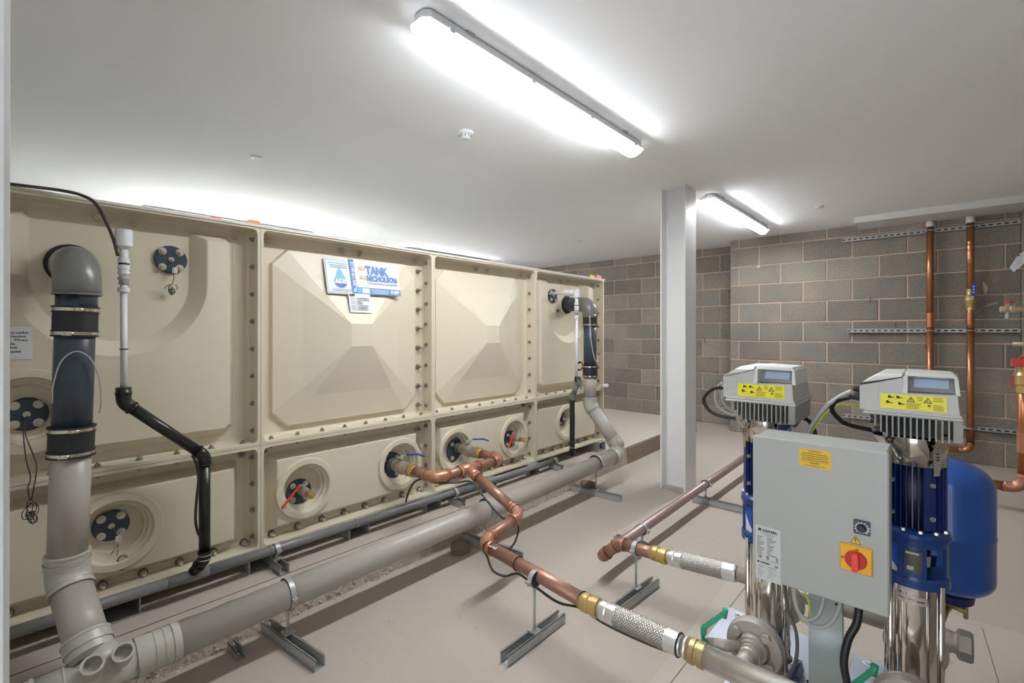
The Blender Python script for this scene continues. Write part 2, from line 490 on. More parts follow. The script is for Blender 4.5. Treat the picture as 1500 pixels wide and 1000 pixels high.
# exposed aggregate patch where the formwork blew, and the shuttering joint line on top
MB().hull([(x, y, z) for x in (4.05, 4.78) for (y, z) in ((yb_(x) - .004, 0.0), (yb_(x) + .05, 0), (yb_(x) - .004, .145), (yb_(x) + .05, .145))]).build('aggregate_face', M_agg, pb)
MB().box((-.2, 2.135, .150), (3.2, 2.139, .1558)).build('joint_line', M_dark, pb)

# loose rubble along the foot of the plinth (uncountable crumbs)
cr = MB(); rr = random.Random(5)
for i in range(900):
    x = rr.uniform(.3, 3.15); y = yb_(x) - abs(rr.gauss(0, .012)) + .012; z = max(0, rr.gauss(.012, .03)); s_ = rr.uniform(.003, .010) * (1.4 if rr.random() < .08 else 1)
    if z > .14: continue
    c = V((x, y + z * .25, z + .002))
    pts = [c + V((rr.uniform(-1, 1), rr.uniform(-1, 1), rr.uniform(-.7, .7))) * s_ for _ in range(6)]
    cr.hull(pts)
o = cr.build('concrete_crumbs', mat('crumb', (0.70, 0.63, 0.56), 0.95, noise=.3, nscale=40)); tag(o, 'loose concrete crumbs along the foot of the tank plinth', 'rubble'); o['kind'] = 'stuff'
def lump(c, s_, label, m, seed):
    rr = random.Random(seed); c = V(c); pts = []
    for i in range(60):
        d = V((rr.gauss(0, 1), rr.gauss(0, 1), rr.gauss(0, 1))).normalized()
        p = V((d.x * s_[0], d.y * s_[1], max(d.z * s_[2], -s_[2] * .6))) * rr.uniform(.82, 1.05)
        pts.append(c + p)
    zz = min(p.z for p in pts)
    pts = [p - V((0, 0, zz)) for p in pts]
    o = MB().hull(pts).build('concrete_lump', m); tag(o, label, 'rubble'); return o
M_lump = mat('lump', (0.30, 0.225, 0.15), 0.95, col2=(0.20, 0.145, 0.095), nscale=30, bump=.9, bscale=70)
lump((1.80, 1.975, .03), (.07, .055, .045), 'brown lump of broken concrete under the middle of the grey soil pipe', M_lump, 4)
lump((3.18, 2.02, .04), (.085, .06, .05), 'brown lump of broken concrete near the far end of the grey soil pipe', M_lump, 9)

# low concrete pad under the booster set
pd = MB(); pd.hull([(x, y, z) for (x, y) in ((1.12, .725), (2.80, .765), (2.8, YR), (1.12, YR)) for z in (0, .022)])
o = pd.build('trim_4', M_plinth); struct(o)
MB().hull([(x, y, z) for (x, y) in ((1.2, .682), (1.2, .6845), (2.6, .674), (2.6, .6765)) for z in (.018, .0223)]).build('joint_line', M_dark, o)

# fine joint lines in the floor screed at the right
fl_ = bpy.data.objects['floor']
for (a, c_) in (((2.62, -.40), (1.95, -.13)), ((2.75, -.13), (2.2, -.16))):
    a = V((a[0], a[1], 0)); c_ = V((c_[0], c_[1], 0)); n_ = V((0, 0, 1)).cross((c_ - a).normalized()) * .0016
    MB().hull([p + e * n_ + V((0, 0, z)) for p in (a, c_) for e in (-1, 1) for z in (.0215, .0228)]).build('joint_line', M_agg, fl_)
rr = random.Random(31); b = MB()
for i in range(170):
    x = rr.uniform(.8, 5.5); y = rr.uniform(-.5, 1.95); s_ = rr.uniform(.0015, .005); c_ = V((x, y, (.0225 if (x > 1.15 and x < 2.8 and y < .72) else .0005) + s_ * .3))
    b.hull([c_ + V((rr.uniform(-1, 1) * s_, rr.uniform(-1, 1) * s_, rr.uniform(-.3, .5) * s_)) for _ in range(6)])
o = b.build('floor_grit', M_lump if 'M_lump' in globals() else M_agg); tag(o, 'specks of grit and crumbs scattered over the open floor', 'grit'); o['kind'] = 'stuff'
# steel column ---------------------------------------------------
cx0, cx1, cy0, cy1 = 3.625, 3.84, 1.432, 1.632
c = MB()
c.box((cx0, cy0, 0), (cx1, cy0 + .012, CEIL)); c.box((cx0, cy1 - .012, 0), (cx1, cy1, CEIL))
c.box(((cx0 + cx1) / 2 - .004, cy0 + .012, 0), ((cx0 + cx1) / 2 + .004, cy1 - .012, CEIL))
for (yy, s_) in ((cy0 + .012, 1), (cy1 - .012, -1)):     # root fillets
    for sx in (-1, 1):
        xm = (cx0 + cx1) / 2 + sx * .004
        c.prism([(xm, yy, 0), (xm + sx * .012, yy, 0), (xm, yy + s_ * .012, 0)], (0, 0, 0), (0, 0, CEIL))
o = c.build('steel_column', M_white); tag(o, 'white painted steel I-section column standing in the middle of the floor', 'column')
rr = random.Random(8); g = MB()
for i in range(40):
    x = rr.uniform(3.58, 3.9); y = cy0 + rr.uniform(-.07, .0) if i % 2 else cy1 - rr.uniform(.02, .18)
    if i % 2 == 0: x = cx0 + rr.uniform(-.05, .06)
    cc = V((x, y, .004)); s_ = rr.uniform(.008, .022)
    g.hull([cc + V((rr.uniform(-1, 1) * s_, rr.uniform(-1, 1) * s_, rr.uniform(-.3, .35) * s_)) for _ in range(7)])
g.build('mortar_crumbs', mat('pad_mortar', (0.55, 0.44, 0.36), .95, noise=.2, nscale=30), o, kind='stuff')

# ================================================================== LAMPS
def batten(x0, x1, y, label, md=None):
    t = thing('batten_light', label, 'ceiling light', ((x0 + x1) / 2, y, CEIL - .09))
    z = CEIL
    b = MB()
    def sec(w_, z0, z1, xa, xb, w2=None):
        w2 = w2 or w_; e_ = .02
        b.hull([(xa + e_, y - w_, z1), (xb - e_, y - w_, z1), (xa, y - w_ + e_, z1), (xb, y - w_ + e_, z1), (xa, y + w_ - e_, z1), (xb, y + w_ - e_, z1), (xa + e_, y + w_, z1), (xb - e_, y + w_, z1),
                (xa + e_, y - w2, z0), (xb - e_, y - w2, z0), (xa, y - w2 + e_, z0), (xb, y - w2 + e_, z0), (xa, y + w2 - e_, z0), (xb, y + w2 - e_, z0), (xa + e_, y + w2, z0), (xb - e_, y + w2, z0)])
    sec(.043, z - .045, z - .008, x0 + .012, x1 - .012, .050)
    b.build('housing', mat('housing_grey', (.62, .63, .64), .4), t)
    b = MB(); sec(.054, z - .049, z - .045, x0, x1); b.build('gasket_rim', M_lampe, t)
    for k in range(4):
        xx = x0 + .12 + (x1 - x0 - .24) * k / 3
        for sy in (-1, 1): MB().box((xx - .012, y + sy * .053 - .003, z - .054), (xx + .012, y + sy * .053 + .003, z - .036)).build('clip', MATS['housing_grey'], t)
    for xx in (x0 + .22, x1 - .22): MB().box((xx - .02, y - .048, z - .012), (xx + .02, y + .048, z)).build('mounting_bracket', M_zinc, t)
    b = MB(); sec(.036, z - .088, z - .049, x0 + .075, x1 - .075, .047) if 0 else None
    n = 7
    def dome(lo, hi, r1, r2, n=6):
        L = []
        for xx in (x0 + .05, x1 - .05):
            for k in range(n + 1):
                a = lo + (hi - lo) * k / n; L.append((xx, y - r1 * cos(a), z - .049 - r2 * sin(a)))
        return L
    b = MB(); b.hull(dome(0, pi, .047, .036, 8)); b.build('diffuser_side', M_lamps, t)
    b = MB(); b.hull(dome(pi * .34, pi * .66, .049, .040)); b.build('diffuser', md or M_lamp, t)
    for xx, d_ in ((x0 + .05, -1), (x1 - .05, 1)):
        b = MB(); pts = []
        for k in range(n + 1):
            a = pi * k / n; pts += [(xx, y - .049 * cos(a), z - .049 - .040 * sin(a)), (xx + d_ * .046, y - .036 * cos(a), z - .049 - .016 * sin(a))]
        b.hull(pts); b.build('diffuser_end', M_lampe, t)
    return t
batten(1.02, 2.66, 1.345, 'large bright batten light on the ceiling nearest the camera')
batten(3.98, 5.66, 1.385, 'batten light on the ceiling behind the steel column')
batten(.95, 2.55, 5.25, 'batten light above the tank near its first seam, mostly hidden by the tank top', M_lampd)
batten(3.8, 5.4, 5.25, 'batten light above the far part of the tank, mostly hidden by the tank top', M_lampd)
t = thing('smoke_detector', 'white round smoke detector on the ceiling left of the nearest light', 'smoke detector', (1.84, 1.975, CEIL - .04))
b = MB(); b.lathe((1.84, 1.975, CEIL), (0, 0, -1), [(0, .046), (.014, .046), (.014, .042), (.018, .040)], 28); b.build('base', M_wpvc, t)
b = MB(); b.lathe((1.84, 1.975, CEIL - .018), (0, 0, -1), [(0, .032), (.016, .030), (.024, .024), (.026, .010)], 24); b.build('sensing_chamber', M_wpvc, t)
for k in range(10):
    a = 2 * pi * k / 10 + .2
    MB().box((1.84 + .030 * cos(a) - .002, 1.975 + .030 * sin(a) - .002, CEIL - .031), (1.84 + .030 * cos(a) + .002, 1.975 + .030 * sin(a) + .002, CEIL - .021)).build('vent_slot', M_dark, t)
for (x, y, l) in ((1.193, 3.257, 'small flush white disc on the ceiling above the first tank panel'), (5.093, .798, 'small flush disc on the ceiling between the far light and the bulkhead'), (5.0, 3.303, 'small flush disc on the ceiling above the far end of the tank')):
    o = MB().lathe((x, y, CEIL), (0, 0, -1), [(0, .034), (.006, .034), (.010, .028), (.010, .012), (.016, .010)], 20).build('ceiling_disc', M_wpvc); tag(o, l, 'sprinkler')

# ================================================================== WATER TANK
TX0, TY, TZ0, TZM, TZ1 = -.147, 2.273, .238, .713, 1.705
YP = 2.37
tank = thing('water_tank', 'long cream sectional water tank of bolted moulded panels on a concrete plinth', 'tank', (1.85, 3.4, TZ0))
def sst(a, b, x):
    t = min(max((x - a) / (b - a), 0), 1); return t * t * (3 - 2 * t)
def lin(a, b, x): return min(max((x - a) / (b - a), 0), 1)
def rectramp(x, z, x0, x1, z0, z1, sl, ch):
    """1 inside a chamfered rectangle falling to 0 over a slope of width sl"""
    d = min(x - x0, x1 - x, z - z0, z1 - z)
    dc = min((x - x0) + (z - z0), (x1 - x) + (z - z0), (x - x0) + (z1 - z), (x1 - x) + (z1 - z)) - ch
    return lin(0, sl, min(d, dc * .7071))
def dish(h, x, z, cx, cz, R=.146):
    return -.02 if hypot(x - cx, z - cz) < R - .007 else h
def boss_ring(x, z):
    """dished round boss: flat rim, terraced wall, deep floor"""
    b = MB(); p = V((x, YP, z))
    b.lathe(p, (0, -1, 0), [(.030, .1485), (.066, .147), (.0705, .1435), (.0705, .119), (.067, .1165), (.050, .1115), (.047, .104), (.030, .100), (.027, .0935), (.006, .088), (.0015, .084), (.0015, .001)], 72, caps=False)
    o = b.build('dished_boss', M_grp, tank)
    return o
def panel_grid(parts, x0, x1, z0, z1, hf, step):
    nx = int(round((x1 - x0) / step)); nz = int(round((z1 - z0) / step)); vs = []; fs = []
    for i in range(nx + 1):
        x = x0 + (x1 - x0) * i / nx
        for k in range(nz + 1):
            z = z0 + (z1 - z0) * k / nz
            vs.append((x, YP - hf(x, z), z))
    for i in range(nx):
        for k in range(nz):
            a = i * (nz + 1) + k; fs.append((a, a + nz + 1, a + nz + 2, a + 1))
    parts.add(vs, fs, False)
def panel_frame(b, x0, x1, z0, z1):
    g = .0012; t = .013
    b.box((x0 + g, TY, z0 + g), (x0 + t, YP + .01, z1 - g)); b.box((x1 - t, TY, z0 + g), (x1 - g, YP + .01, z1 - g))
    b.box((x0 + t, TY, z0 + g), (x1 - t, YP + .01, z0 + t)); b.box((x0 + t, TY, z1 - t), (x1 - t, YP + .01, z1 - g))
    for (xx, sx) in ((x0 + t, 1), (x1 - t, -1)):        # rounded inner corners of the lip
        for (zz, sz) in ((z0 + t, 1), (z1 - t, -1)):
            b.prism([(xx, TY, zz), (xx + sx * .02, TY, zz), (xx + sx * .006, TY, zz + sz * .006), (xx, TY, zz + sz * .02)], (0, 0, 0), (0, .096, 0))
    # radius where flange meets the skin
    for (a, c_) in (((x0 + t, z0 + t), (x1 - t, z0 + t)), ((x0 + t, z1 - t), (x1 - t, z1 - t))):
        s_ = 1 if a[1] < (z0 + z1) / 2 else -1
        b.prism([(a[0], YP, a[1]), (a[0], YP - .014, a[1]), (a[0], YP - .004, a[1] + s_ * .004), (a[0], YP, a[1] + s_ * .014)], (0, 0, 0), (c_[0] - a[0], 0, 0))
    for (xx, sx) in ((x0 + t, 1), (x1 - t, -1)):
        b.prism([(xx, YP, z0 + t), (xx, YP - .014, z0 + t), (xx + sx * .004, YP - .004, z0 + t), (xx + sx * .014, YP, z0 + t)], (0, 0, 0), (0, 0, z1 - z0 - 2 * t))
def octo(x0, x1, z0, z1, ch, y):
    return [(x0 + ch, y, z0), (x1 - ch, y, z0), (x1, y, z0 + ch), (x1, y, z1 - ch), (x1 - ch, y, z1), (x0 + ch, y, z1), (x0, y, z1 - ch), (x0, y, z0 + ch)]
def pyramid_panel(b, x0, x1, z0, z1):
    cx, cz = (x0 + x1) / 2, (z0 + z1) / 2
    A = octo(x0 + .064, x1 - .064, cz - .444, cz + .424, .074, YP)
    B = octo(x0 + .070, x1 - .070, cz - .438, cz + .418, .073, YP - .020)
    C_ = octo(x0 + .205, x1 - .205, cz - .300, cz + .285, .045, YP - .049)
    D = [(cx - .061, YP - .123, cz - .056), (cx + .061, YP - .123, cz - .056), (cx + .061, YP - .123, cz + .062), (cx - .061, YP - .123, cz + .062)]
    F = [(x0, YP, z0), (x1, YP, z0), (x1, YP, z1), (x0, YP, z1)]
    vs = A + B + C_ + D + F; fs = []
    for o0 in (0, 8):
        for i in range(8):
            j = (i + 1) % 8; fs.append((o0 + i, o0 + j, o0 + 8 + j, o0 + 8 + i))
    c0, d0, f0 = 16, 24, 28
    side = [(0, 1, 0, 1), (2, 3, 1, 2), (4, 5, 2, 3), (6, 7, 3, 0)]
    for a, e, p, q in side: fs.append((c0 + a, c0 + e, d0 + q, d0 + p))
    for a, e, p in ((1, 2, 1), (3, 4, 2), (5, 6, 3), (7, 0, 0)): fs.append((c0 + a, c0 + e, d0 + p))
    fs.append((d0, d0 + 1, d0 + 2, d0 + 3))
    for a, e, p, q in ((0, 1, 0, 1), (2, 3, 1, 2), (4, 5, 2, 3), (6, 7, 3, 0)): fs.append((f0 + p, f0 + q, a + 1 if 0 else e, a))
    for a, e, p in ((1, 2, 1), (3, 4, 2), (5, 6, 3), (7, 0, 0)): fs.append((a, e, f0 + p))
    b.add(vs, fs, False)
def end_upper(x0, mirror_dish):
    cx = x0 + .5; cz = 1.435
    def hf(x, z):
        h = .057 * rectramp(x, z, x0 + .085, x0 + .915, TZM + .060, 1.655, .034, .035)
        # recessed U open at the top
        R0, sl = .243, .055
        if z > cz: d = abs(x - cx) - R0
        else: d = hypot(x - cx, z - cz) - R0
        f = lin(0, sl, d)
        h = min(h, .057 * f) if f < 1 else h
        if mirror_dish: h = dish(h, x, z, x0 + .252, .955)
        return h
    return hf
def low_panel(x0, dishes):
    def hf(x, z):
        h = .057 * rectramp(x, z, x0 + .060, x0 + .930, .278, .648, .030, .012)
        for cx, cz in dishes: h = dish(h, x, z, cx, cz)
        return h
    return hf
LOWD = [[(.345, .468)], [(1.080, .458), (1.640, .463)], [(2.070, .460), (2.640, .458)], [(3.315, .470)]]
for i in range(4):
    x0 = TX0 + i; x1 = x0 + 1
    b = MB()
    if i in (1, 2): pyramid_panel(b, x0 + .013, x1 - .013, TZM + .013, TZ1 - .013)
    else: panel_grid(b, x0 + .012, x1 - .012, TZM + .012, TZ1 - .012, end_upper(x0, i == 0), .0052)
    panel_frame(b, x0, x1, TZM, TZ1)
    b.build('panel', M_grp, tank, label=['large upper panel with a U-shaped recess and round dished boss, behind the charcoal riser', 'large upper panel with a raised pyramid, carrying the stickers', 'large upper panel with a raised pyramid and no stickers', 'large upper panel with a U-shaped recess at the far end'][i])
    b = MB(); panel_grid(b, x0 + .012, x1 - .012, TZ0 + .012, TZM - .012, low_panel(x0, LOWD[i]), .0055)
    panel_frame(b, x0, x1, TZ0, TZM)
    b.build('panel', M_grp, tank, label='half-height lower panel with dished round bosses')
MB().box((TX0 + .01, YP + .011, TZ0 + .005), (TX0 + 3.99, 5.25, TZ1 - .012)).build('tank_body', M_grp2, tank)
MB().box((TX0 - .01, TY - .006, TZ1 - .004), (TX0 + 4.012, 5.27, TZ1 + .006)).build('lid', M_grp2, tank)
for i in range(1, 4):
    MB().box((TX0 + i - .0018, TY + .001, TZ0 + .002), (TX0 + i + .0018, TY + .03, TZ1 - .002)).build('sealing_strip', mat('seal', (.25, .25, .24), .7), tank)
MB().box((TX0 + .01, TY + .001, TZM - .0016), (TX0 + 3.99, TY + .03, TZM + .0016)).build('sealing_strip', MATS['seal'], tank)

for L_ in LOWD:
    for cx, cz in L_: boss_ring(cx, cz)
boss_ring(TX0 + .252, .955)
# bolts (shared meshes)
b = MB(); b.cyl((0, 0, 0), (0, 0, .0025), .0125, 14); b.hexp((0, 0, .0025), (0, 0, 1), .008, .0092); b.cyl((0, 0, .0105), (0, 0, .016), .0045, 8)
me_hex = b.mesh('bolt', M_boltz)
b = MB(); b.cm = 1; b.cyl((0, 0, 0), (0, 0, .003), .017, 16); b.cm = 0; b.lathe((0, 0, .003), (0, 0, 1), [(0, .012), (.008, .0115), (.014, .009), (.014, .006), (.030, .006)], 12)
me_stud = b.mesh('bolt', [M_bolt, M_wash])
b = MB(); b.cyl((0, 0, 0), (0, 0, .003), .015, 12); b.hexp((0, 0, .003), (0, 0, 1), .011, .0105); b.cyl((0, 0, .014), (0, 0, .036), .0055, 8)
me_rod = b.mesh('bolt', mat('tie_bolt', (.36, .33, .29), .35, .7))
b = MB(); b.cyl((0, 0, 0), (0, 0, .003), .017, 12); b.hexp((0, 0, .003), (0, 0, 1), .012, .0125); b.cyl((0, 0, .015), (0, 0, .030), .007, 8)
me_rodb = b.mesh('bolt', mat('bright_bolt', (.62, .54, .45), .3, .7))
for i in range(4):
    x0 = TX0 + i; x1 = x0 + 1
    for k in range(8):
        inst('bolt', me_hex, tank, (x1 - .0135, 2.325, TZM + .0625 + .125 * k), (-1, 0, 0))
        xx = x0 + .0625 + .125 * k
        inst('bolt', me_hex, tank, (xx, 2.315, TZM + .0135), (0, 0, 1))
        inst('bolt', me_hex, tank, (xx, 2.315, TZM - .0135), (0, 0, -1))
        if True: inst('bolt', me_stud, tank, (xx + .02, 2.362, TZ0 + .024), (0, -1, 0))
    for k in range(4):
        inst('bolt', me_hex, tank, (x1 - .0135, 2.325, TZ0 + .055 + .12 * k), (-1, 0, 0))
    for u in (.065, .445, .555, .925):
        inst('bolt', me_rodb, tank, (x0 + u, 2.366, 1.662), (0, -1, 0))
    for u in (.05, .95):
        if (i, u) in ((1, .95),): continue
        inst('bolt', me_rod, tank, (x0 + u, 2.366, .665), (0, -1, 0))
for k in range(8):
    inst('bolt', me_rod, tank, (TX0 + 1.952, 2.366, 1.600 - .117 * k), (0, -1, 0))
for k in range(3):
    inst('bolt', me_rod, tank, (TX0 + 1.952, 2.366, .632 - .115 * k), (0, -1, 0))
# white drain stub on the far corner
MB().lathe((3.80, 2.262, .735), (1, 0, 0), [(0, .014), (.06, .014), (.06, .019), (.085, .019)], 14).build('corner_bracket', M_wpvc, tank)

# blanking flanges ------------------------------------------------
b = MB(); b.cm = 1; b.cyl((0, 0, 0), (0, 0, .0008), .0155, 16); b.cm = 0; b.lathe((0, 0, 0), (0, 0, 1), [(0, .0145), (.002, .0145), (.002, .0115), (.0045, .0115), (.0045, .0085), (.012, .0075), (.012, .0045), (.0155, .0045)], 16)
me_cap = b.mesh('bolt', [M_bolt, M_wash])
def blank(x, z, y=YP - .002, r=.058, sensor=True, bolts=True, outlet=False):
    b = MB(); b.lathe((x, y, z), (0, -1, 0), [(0, r), (.009, r), (.009, r - .004), (.012, r - .005)], 36)
    f = b.build('flange_plate', M_navy, tank)
    for sx in (-1, 1):
        for sz in (-1, 1):
            inst('bolt', me_cap, f, (x + sx * r * .52, y - .012, z + sz * r * .56), (0, -1, 0))
    if sensor:
        MB().lathe((x, y - .012, z), (0, -1, 0), [(0, .0105), (.003, .0105), (.003, .007), (.009, .007), (.009, .003)], 14).build('gland', M_bolt, f)
    return f
def coil(par, c, w_, h, seed, m, n=5):
    rr = random.Random(seed); c = V(c)
    for k in range(n):
        pts = []; ww = w_ * rr.uniform(.25, 1); hh = h * rr.uniform(.35, .75); tl = rr.uniform(-.5, .5)
        o_ = V((rr.uniform(-.35, .35) * w_, rr.uniform(-.003, .003), rr.uniform(-.3, .25) * h))
        for i in range(13):
            a = 2 * pi * i / 12 + rr.uniform(-.15, .15)
            x_, z_ = sin(a) * ww, cos(a) * hh / 2
            pts.append(c + o_ + V((x_ * cos(tl) - z_ * sin(tl), -.005 + .003 * sin(2 * a + k), -h / 2 + x_ * sin(tl) + z_ * cos(tl))))
        b_.tube(smooth_path(pts, 2), .0013, 5)
    b_.torus(c + V((0, -.004, -h * .45)), (0, 0, 1), w_ * .4, .0022, 10, 5)
# upper right blank with a short sensor lead
def lead(pts, cc, w_, h, label, seed, m=M_wire, n=5, tagp=None, r=.0014):
    global b_
    b_ = MB(); 
    for p in pts: b_.tube(smooth_path(p, 5), r, 6)
    coil(None, cc, w_, h, seed, m, n)
    o = b_.build('sensor_cable', m)
    tag(o, label, 'cable')
    if tagp: 
        x, y, z = tagp
        MB().box((x - .009, y - .0005, z - .012), (x + .010, y + .0005, z + .012)).build('cable_tag', M_plabel, o)
blank(.530, 1.528)
lead([[(.530, 2.345, 1.528), (.531, 2.335, 1.50), (.535, 2.335, 1.46), (.530, 2.34, 1.425)], [(.530, 2.34, 1.425), (.512, 2.34, 1.418), (.503, 2.34, 1.405)], [(.540, 2.34, 1.425), (.549, 2.34, 1.415), (.545, 2.34, 1.405)]], (.526, 2.345, 1.425), .014, .05, 'dark sensor lead tied in a bundle below the upper round flange left of the seam', 1, tagp=(.538, 2.334, 1.483))
blank(.105, .940)
lead([[(.105, 2.34, .935), (.095, 2.30, .89), (.100, 2.275, .80), (.110, 2.262, .74), (.104, 2.262, .70), (.108, 2.262, .662)],
      [(.107, 2.34, .935), (.100, 2.30, .88), (.115, 2.28, .82), (.125, 2.262, .77), (.118, 2.262, .70), (.112, 2.262, .662)]], (.112, 2.262, .655), .016, .075, 'black sensor lead hanging in a knot beside the door frame at far left', 2, n=8, r=.0018)
blank(.336, .481)
lead([[(.336, 2.345, .478), (.345, 2.33, .462), (.352, 2.325, .435), (.351, 2.32, .415)], [(.351, 2.32, .415), (.340, 2.32, .40), (.330, 2.32, .385)], [(.352, 2.32, .415), (.350, 2.32, .39), (.348, 2.32, .37)]], (.362, 2.315, .375), .016, .055, 'grey-brown sensor lead coiled under the low round flange beside the grey soil riser', 3, m=mat('lead_grey', (.16, .14, .13), .5), n=9, tagp=(.352, 2.318, .437))
blank(3.188, 1.525)
lead([[(3.19, 2.345, 1.52), (3.215, 2.335, 1.49), (3.212, 2.33, 1.44), (3.205, 2.33, 1.42)]], (3.215, 2.335, 1.42), .026, .03, 'small black sensor lead bundled below the round flange on the farthest panel', 4, n=6)
blank(3.315, .492, sensor=False)
MB().lathe((3.315, 2.357, .492), (0, -1, 0), [(0, .018), (.02, .018), (.02, .012), (.03, .012)], 14).build('plug', M_valve, tank)
MB().cyl((.635, 2.3126, .585), (.635, 2.310, .585), .0095, 16).build('blue_dot', M_bdot, tank)

# overflow outlet flange plates behind the big elbows
for (x, z, r) in ((.2215, 1.475, .075), (3.395, 1.462, .075)):
    MB().lathe((x, YP - .002, z), (0, -1, 0), [(0, r), (.012, r), (.012, r - .006), (.016, r - .007), (.016, .06), (.06, .06)], 36).build('outlet_flange', M_rub, tank)

# stickers -------------------------------------------------------
SY = 2.3475
def q(n, x0, z0, x1, z1, m, par, y, sh=0.0, label=None):
    o = MB().box((x0, y - .0006, z0), (x1, y, z1)).build(n, m, par)
    if label: o['label'] = label
    return o
# the printed sheets lean a little with the raised panel they are stuck on
def sheet(name, x0, z0, x1, z1, y0, y1, m, label, cat='label'):
    o = MB().hull([(x, y - d, z) for d in (0, .0012) for (x, z, y) in ((x0, z0, y0), (x1, z0, y0), (x1, z1, y1), (x0, z1, y1))]).build(name, m)
    tag(o, label, cat); return o
def Yat(z): return 2.290 + (z - 1.43) * .27
ty = V((0, .27, 1)).normalized()
A = sheet('sticker', 1.168, 1.425, 1.322, 1.612, Yat(1.425) - .004, Yat(1.612) - .004, M_lbl, 'pale blue water drop sticker beside the large tank maker sticker')
def on(par, n, x0, z0, x1, z1, m, k=1):
    return MB().hull([(x, Yat(z) - .0055 - .0006 * (k + d), z) for d in (0, .6) for (x, z) in ((x0, z0), (x1, z0), (x1, z1), (x0, z1))]).build(n, m, par)
for (a, b0, c_, d) in ((1.174, 1.431, 1.316, 1.4325), (1.174, 1.6045, 1.316, 1.606), (1.174, 1.431, 1.1755, 1.606), (1.3145, 1.431, 1.316, 1.606)): on(A, 'printed_border', a, b0, c_, d, M_inkg)
for k in range(3): on(A, 'small_print', 1.19 + .006 * k, 1.585 - .011 * k, 1.30 - .004 * k, 1.589 - .011 * k, M_sblue2 if k == 0 else M_inkg)
for k in range(2): on(A, 'small_print', 1.195, 1.447 - .008 * k, 1.30, 1.450 - .008 * k, M_inkg)
def drop(cx, cz, R, hh, lo, hi, m, k):
    pts = []
    for i in range(41):
        a = -pi / 2 + 2 * pi * i / 40
        x = cos(a) * R; z = sin(a) * R
        if z > 0: t = z / R; x = cos(a) * R * (1 - t * .72); z = hh * t
        z = min(max(z, lo), hi); pts.append((cx + x, Yat(cz + z) - .0055 - .0006 * k, cz + z))
    return MB().prism(pts, (0, 0, 0), (0, -.0004, 0)).build('water_drop', m, A)
drop(1.248, 1.493, .036, .072, -.036, .072, M_sblue2, 1)
drop(1.248, 1.493, .0363, .072, -.0363, -.012, M_sdark, 2)
on(A, 'white_wave', 1.214, 1.481, 1.282, 1.487, M_paper, 3)
text(A, 'lettering', 'AKM', .034, (1.2165, Yat(1.49) - .0092, 1.484), (1, 0, 0), ty, M_paper, bold=.001, width=.063)
Bs = sheet('sticker', 1.306, 1.432, 1.612, 1.618, Yat(1.432) - .0055, Yat(1.618) - .0055, mat('sticker_white', (.58, .61, .62), .4), 'large white and blue tank maker sticker reading TANK NICHOLSON')
def onb(n, x0, z0, x1, z1, m, k=1): return on(Bs, n, x0, z0, x1, z1, m, k + 3.2)
onb('blue_band', 1.306, 1.432, 1.336, 1.618, M_sblue)
onb('blue_band', 1.336, 1.432, 1.612, 1.468, M_sblue)
def tb(s_, size, x, z, m, width, bold=0.0, sh=0, k=6, xd=(1, 0, 0), yd=None):
    return text(Bs, 'lettering', s_, size, (x, Yat(z) - .0060 - .0006 * k, z), xd, yd or ty, m, bold, width, shear=sh)
tb('TANK', .064, 1.404, 1.5455, M_sblue, .146, .0034)
tb('NICHOLSON', .042, 1.404, 1.508, M_sblue, .194, .0024)
tb('Your Local Water Tank Specialist', .014, 1.402, 1.490, M_inkg, .196, .0002)
tb('TEL: 0044 1183 864 218', .024, 1.331, 1.438, M_paper, .172, .0006, xd=ty, yd=(-1, 0, 0), k=8)
onb('orange_block', 1.362, 1.563, 1.400, 1.583, M_sora); onb('orange_block', 1.362, 1.514, 1.400, 1.530, M_sora)
tb('THINK', .014, 1.364, 1.568, M_paper, .034, .0004, k=9); tb('THINK', .012, 1.364, 1.517, M_paper, .034, .0004, k=9)
onb('printed_block', 1.338, 1.437, 1.362, 1.463, M_sblue2, 2); onb('printed_block', 1.366, 1.437, 1.412, 1.463, M_lbl, 2)
for k in range(3): onb('small_print', 1.424, 1.457 - .009 * k, 1.53, 1.4595 - .009 * k, M_lbl, 2)
onb('logo_block', 1.540, 1.437, 1.606, 1.464, mat('logo_grey', (.16, .2, .26), .4), 2)
tb('NP', .027, 1.545, 1.442, M_paper, .054, .001, k=9)
Cs = sheet('sticker', 1.280, 1.330, 1.410, 1.436, Yat(1.330) - .002, Yat(1.436) - .006, M_paper, 'small white delivery label stuck just below the tank maker sticker')
def onc(n, x0, z0, x1, z1, m): return MB().hull([(x, Yat(z) - .0085 - d, z) for d in (0, .0005) for (x, z) in ((x0, z0), (x1, z0), (x1, z1), (x0, z1))]).build(n, m, Cs)
text(Cs, 'lettering', 'NPI', .017, (1.286, Yat(1.416) - .009, 1.417), (1, 0, 0), ty, M_ink, .001, .030)
rr = random.Random(2)
for k in range(7):
    z = 1.406 - .010 * k
    onc('small_print', 1.288, z, 1.315, z + .0018, M_inkg); onc('small_print', 1.325, z, 1.325 + rr.uniform(.03, .075), z + .003, M_inkg)
Ds = MB().box((.012, 2.3105, 1.135), (.118, 2.3125, 1.245)).build('paper_notice', M_paper); tag(Ds, 'white paper notice on the first tank panel beside the door frame', 'notice')
for k, t in enumerate(('emergency overflow', 'pipe connections', 'test. They', 'not leave this', 'to the')):
    text(Ds, 'lettering', t, .0105, (.036 - .006 * (k % 2), 2.3103, 1.222 - .0125 * k), (1, 0, 0), (0, 0, 1), M_ink, .0002, width=.072 if k < 3 else .045)
text(Ds, 'lettering', 'recommended', .0105, (.034, 2.3103, 1.158), (1, 0, 0), (0, 0, 1), M_ink, .0002, width=.055)
for o_ in (A, Bs, Cs): o_.location.x += .012
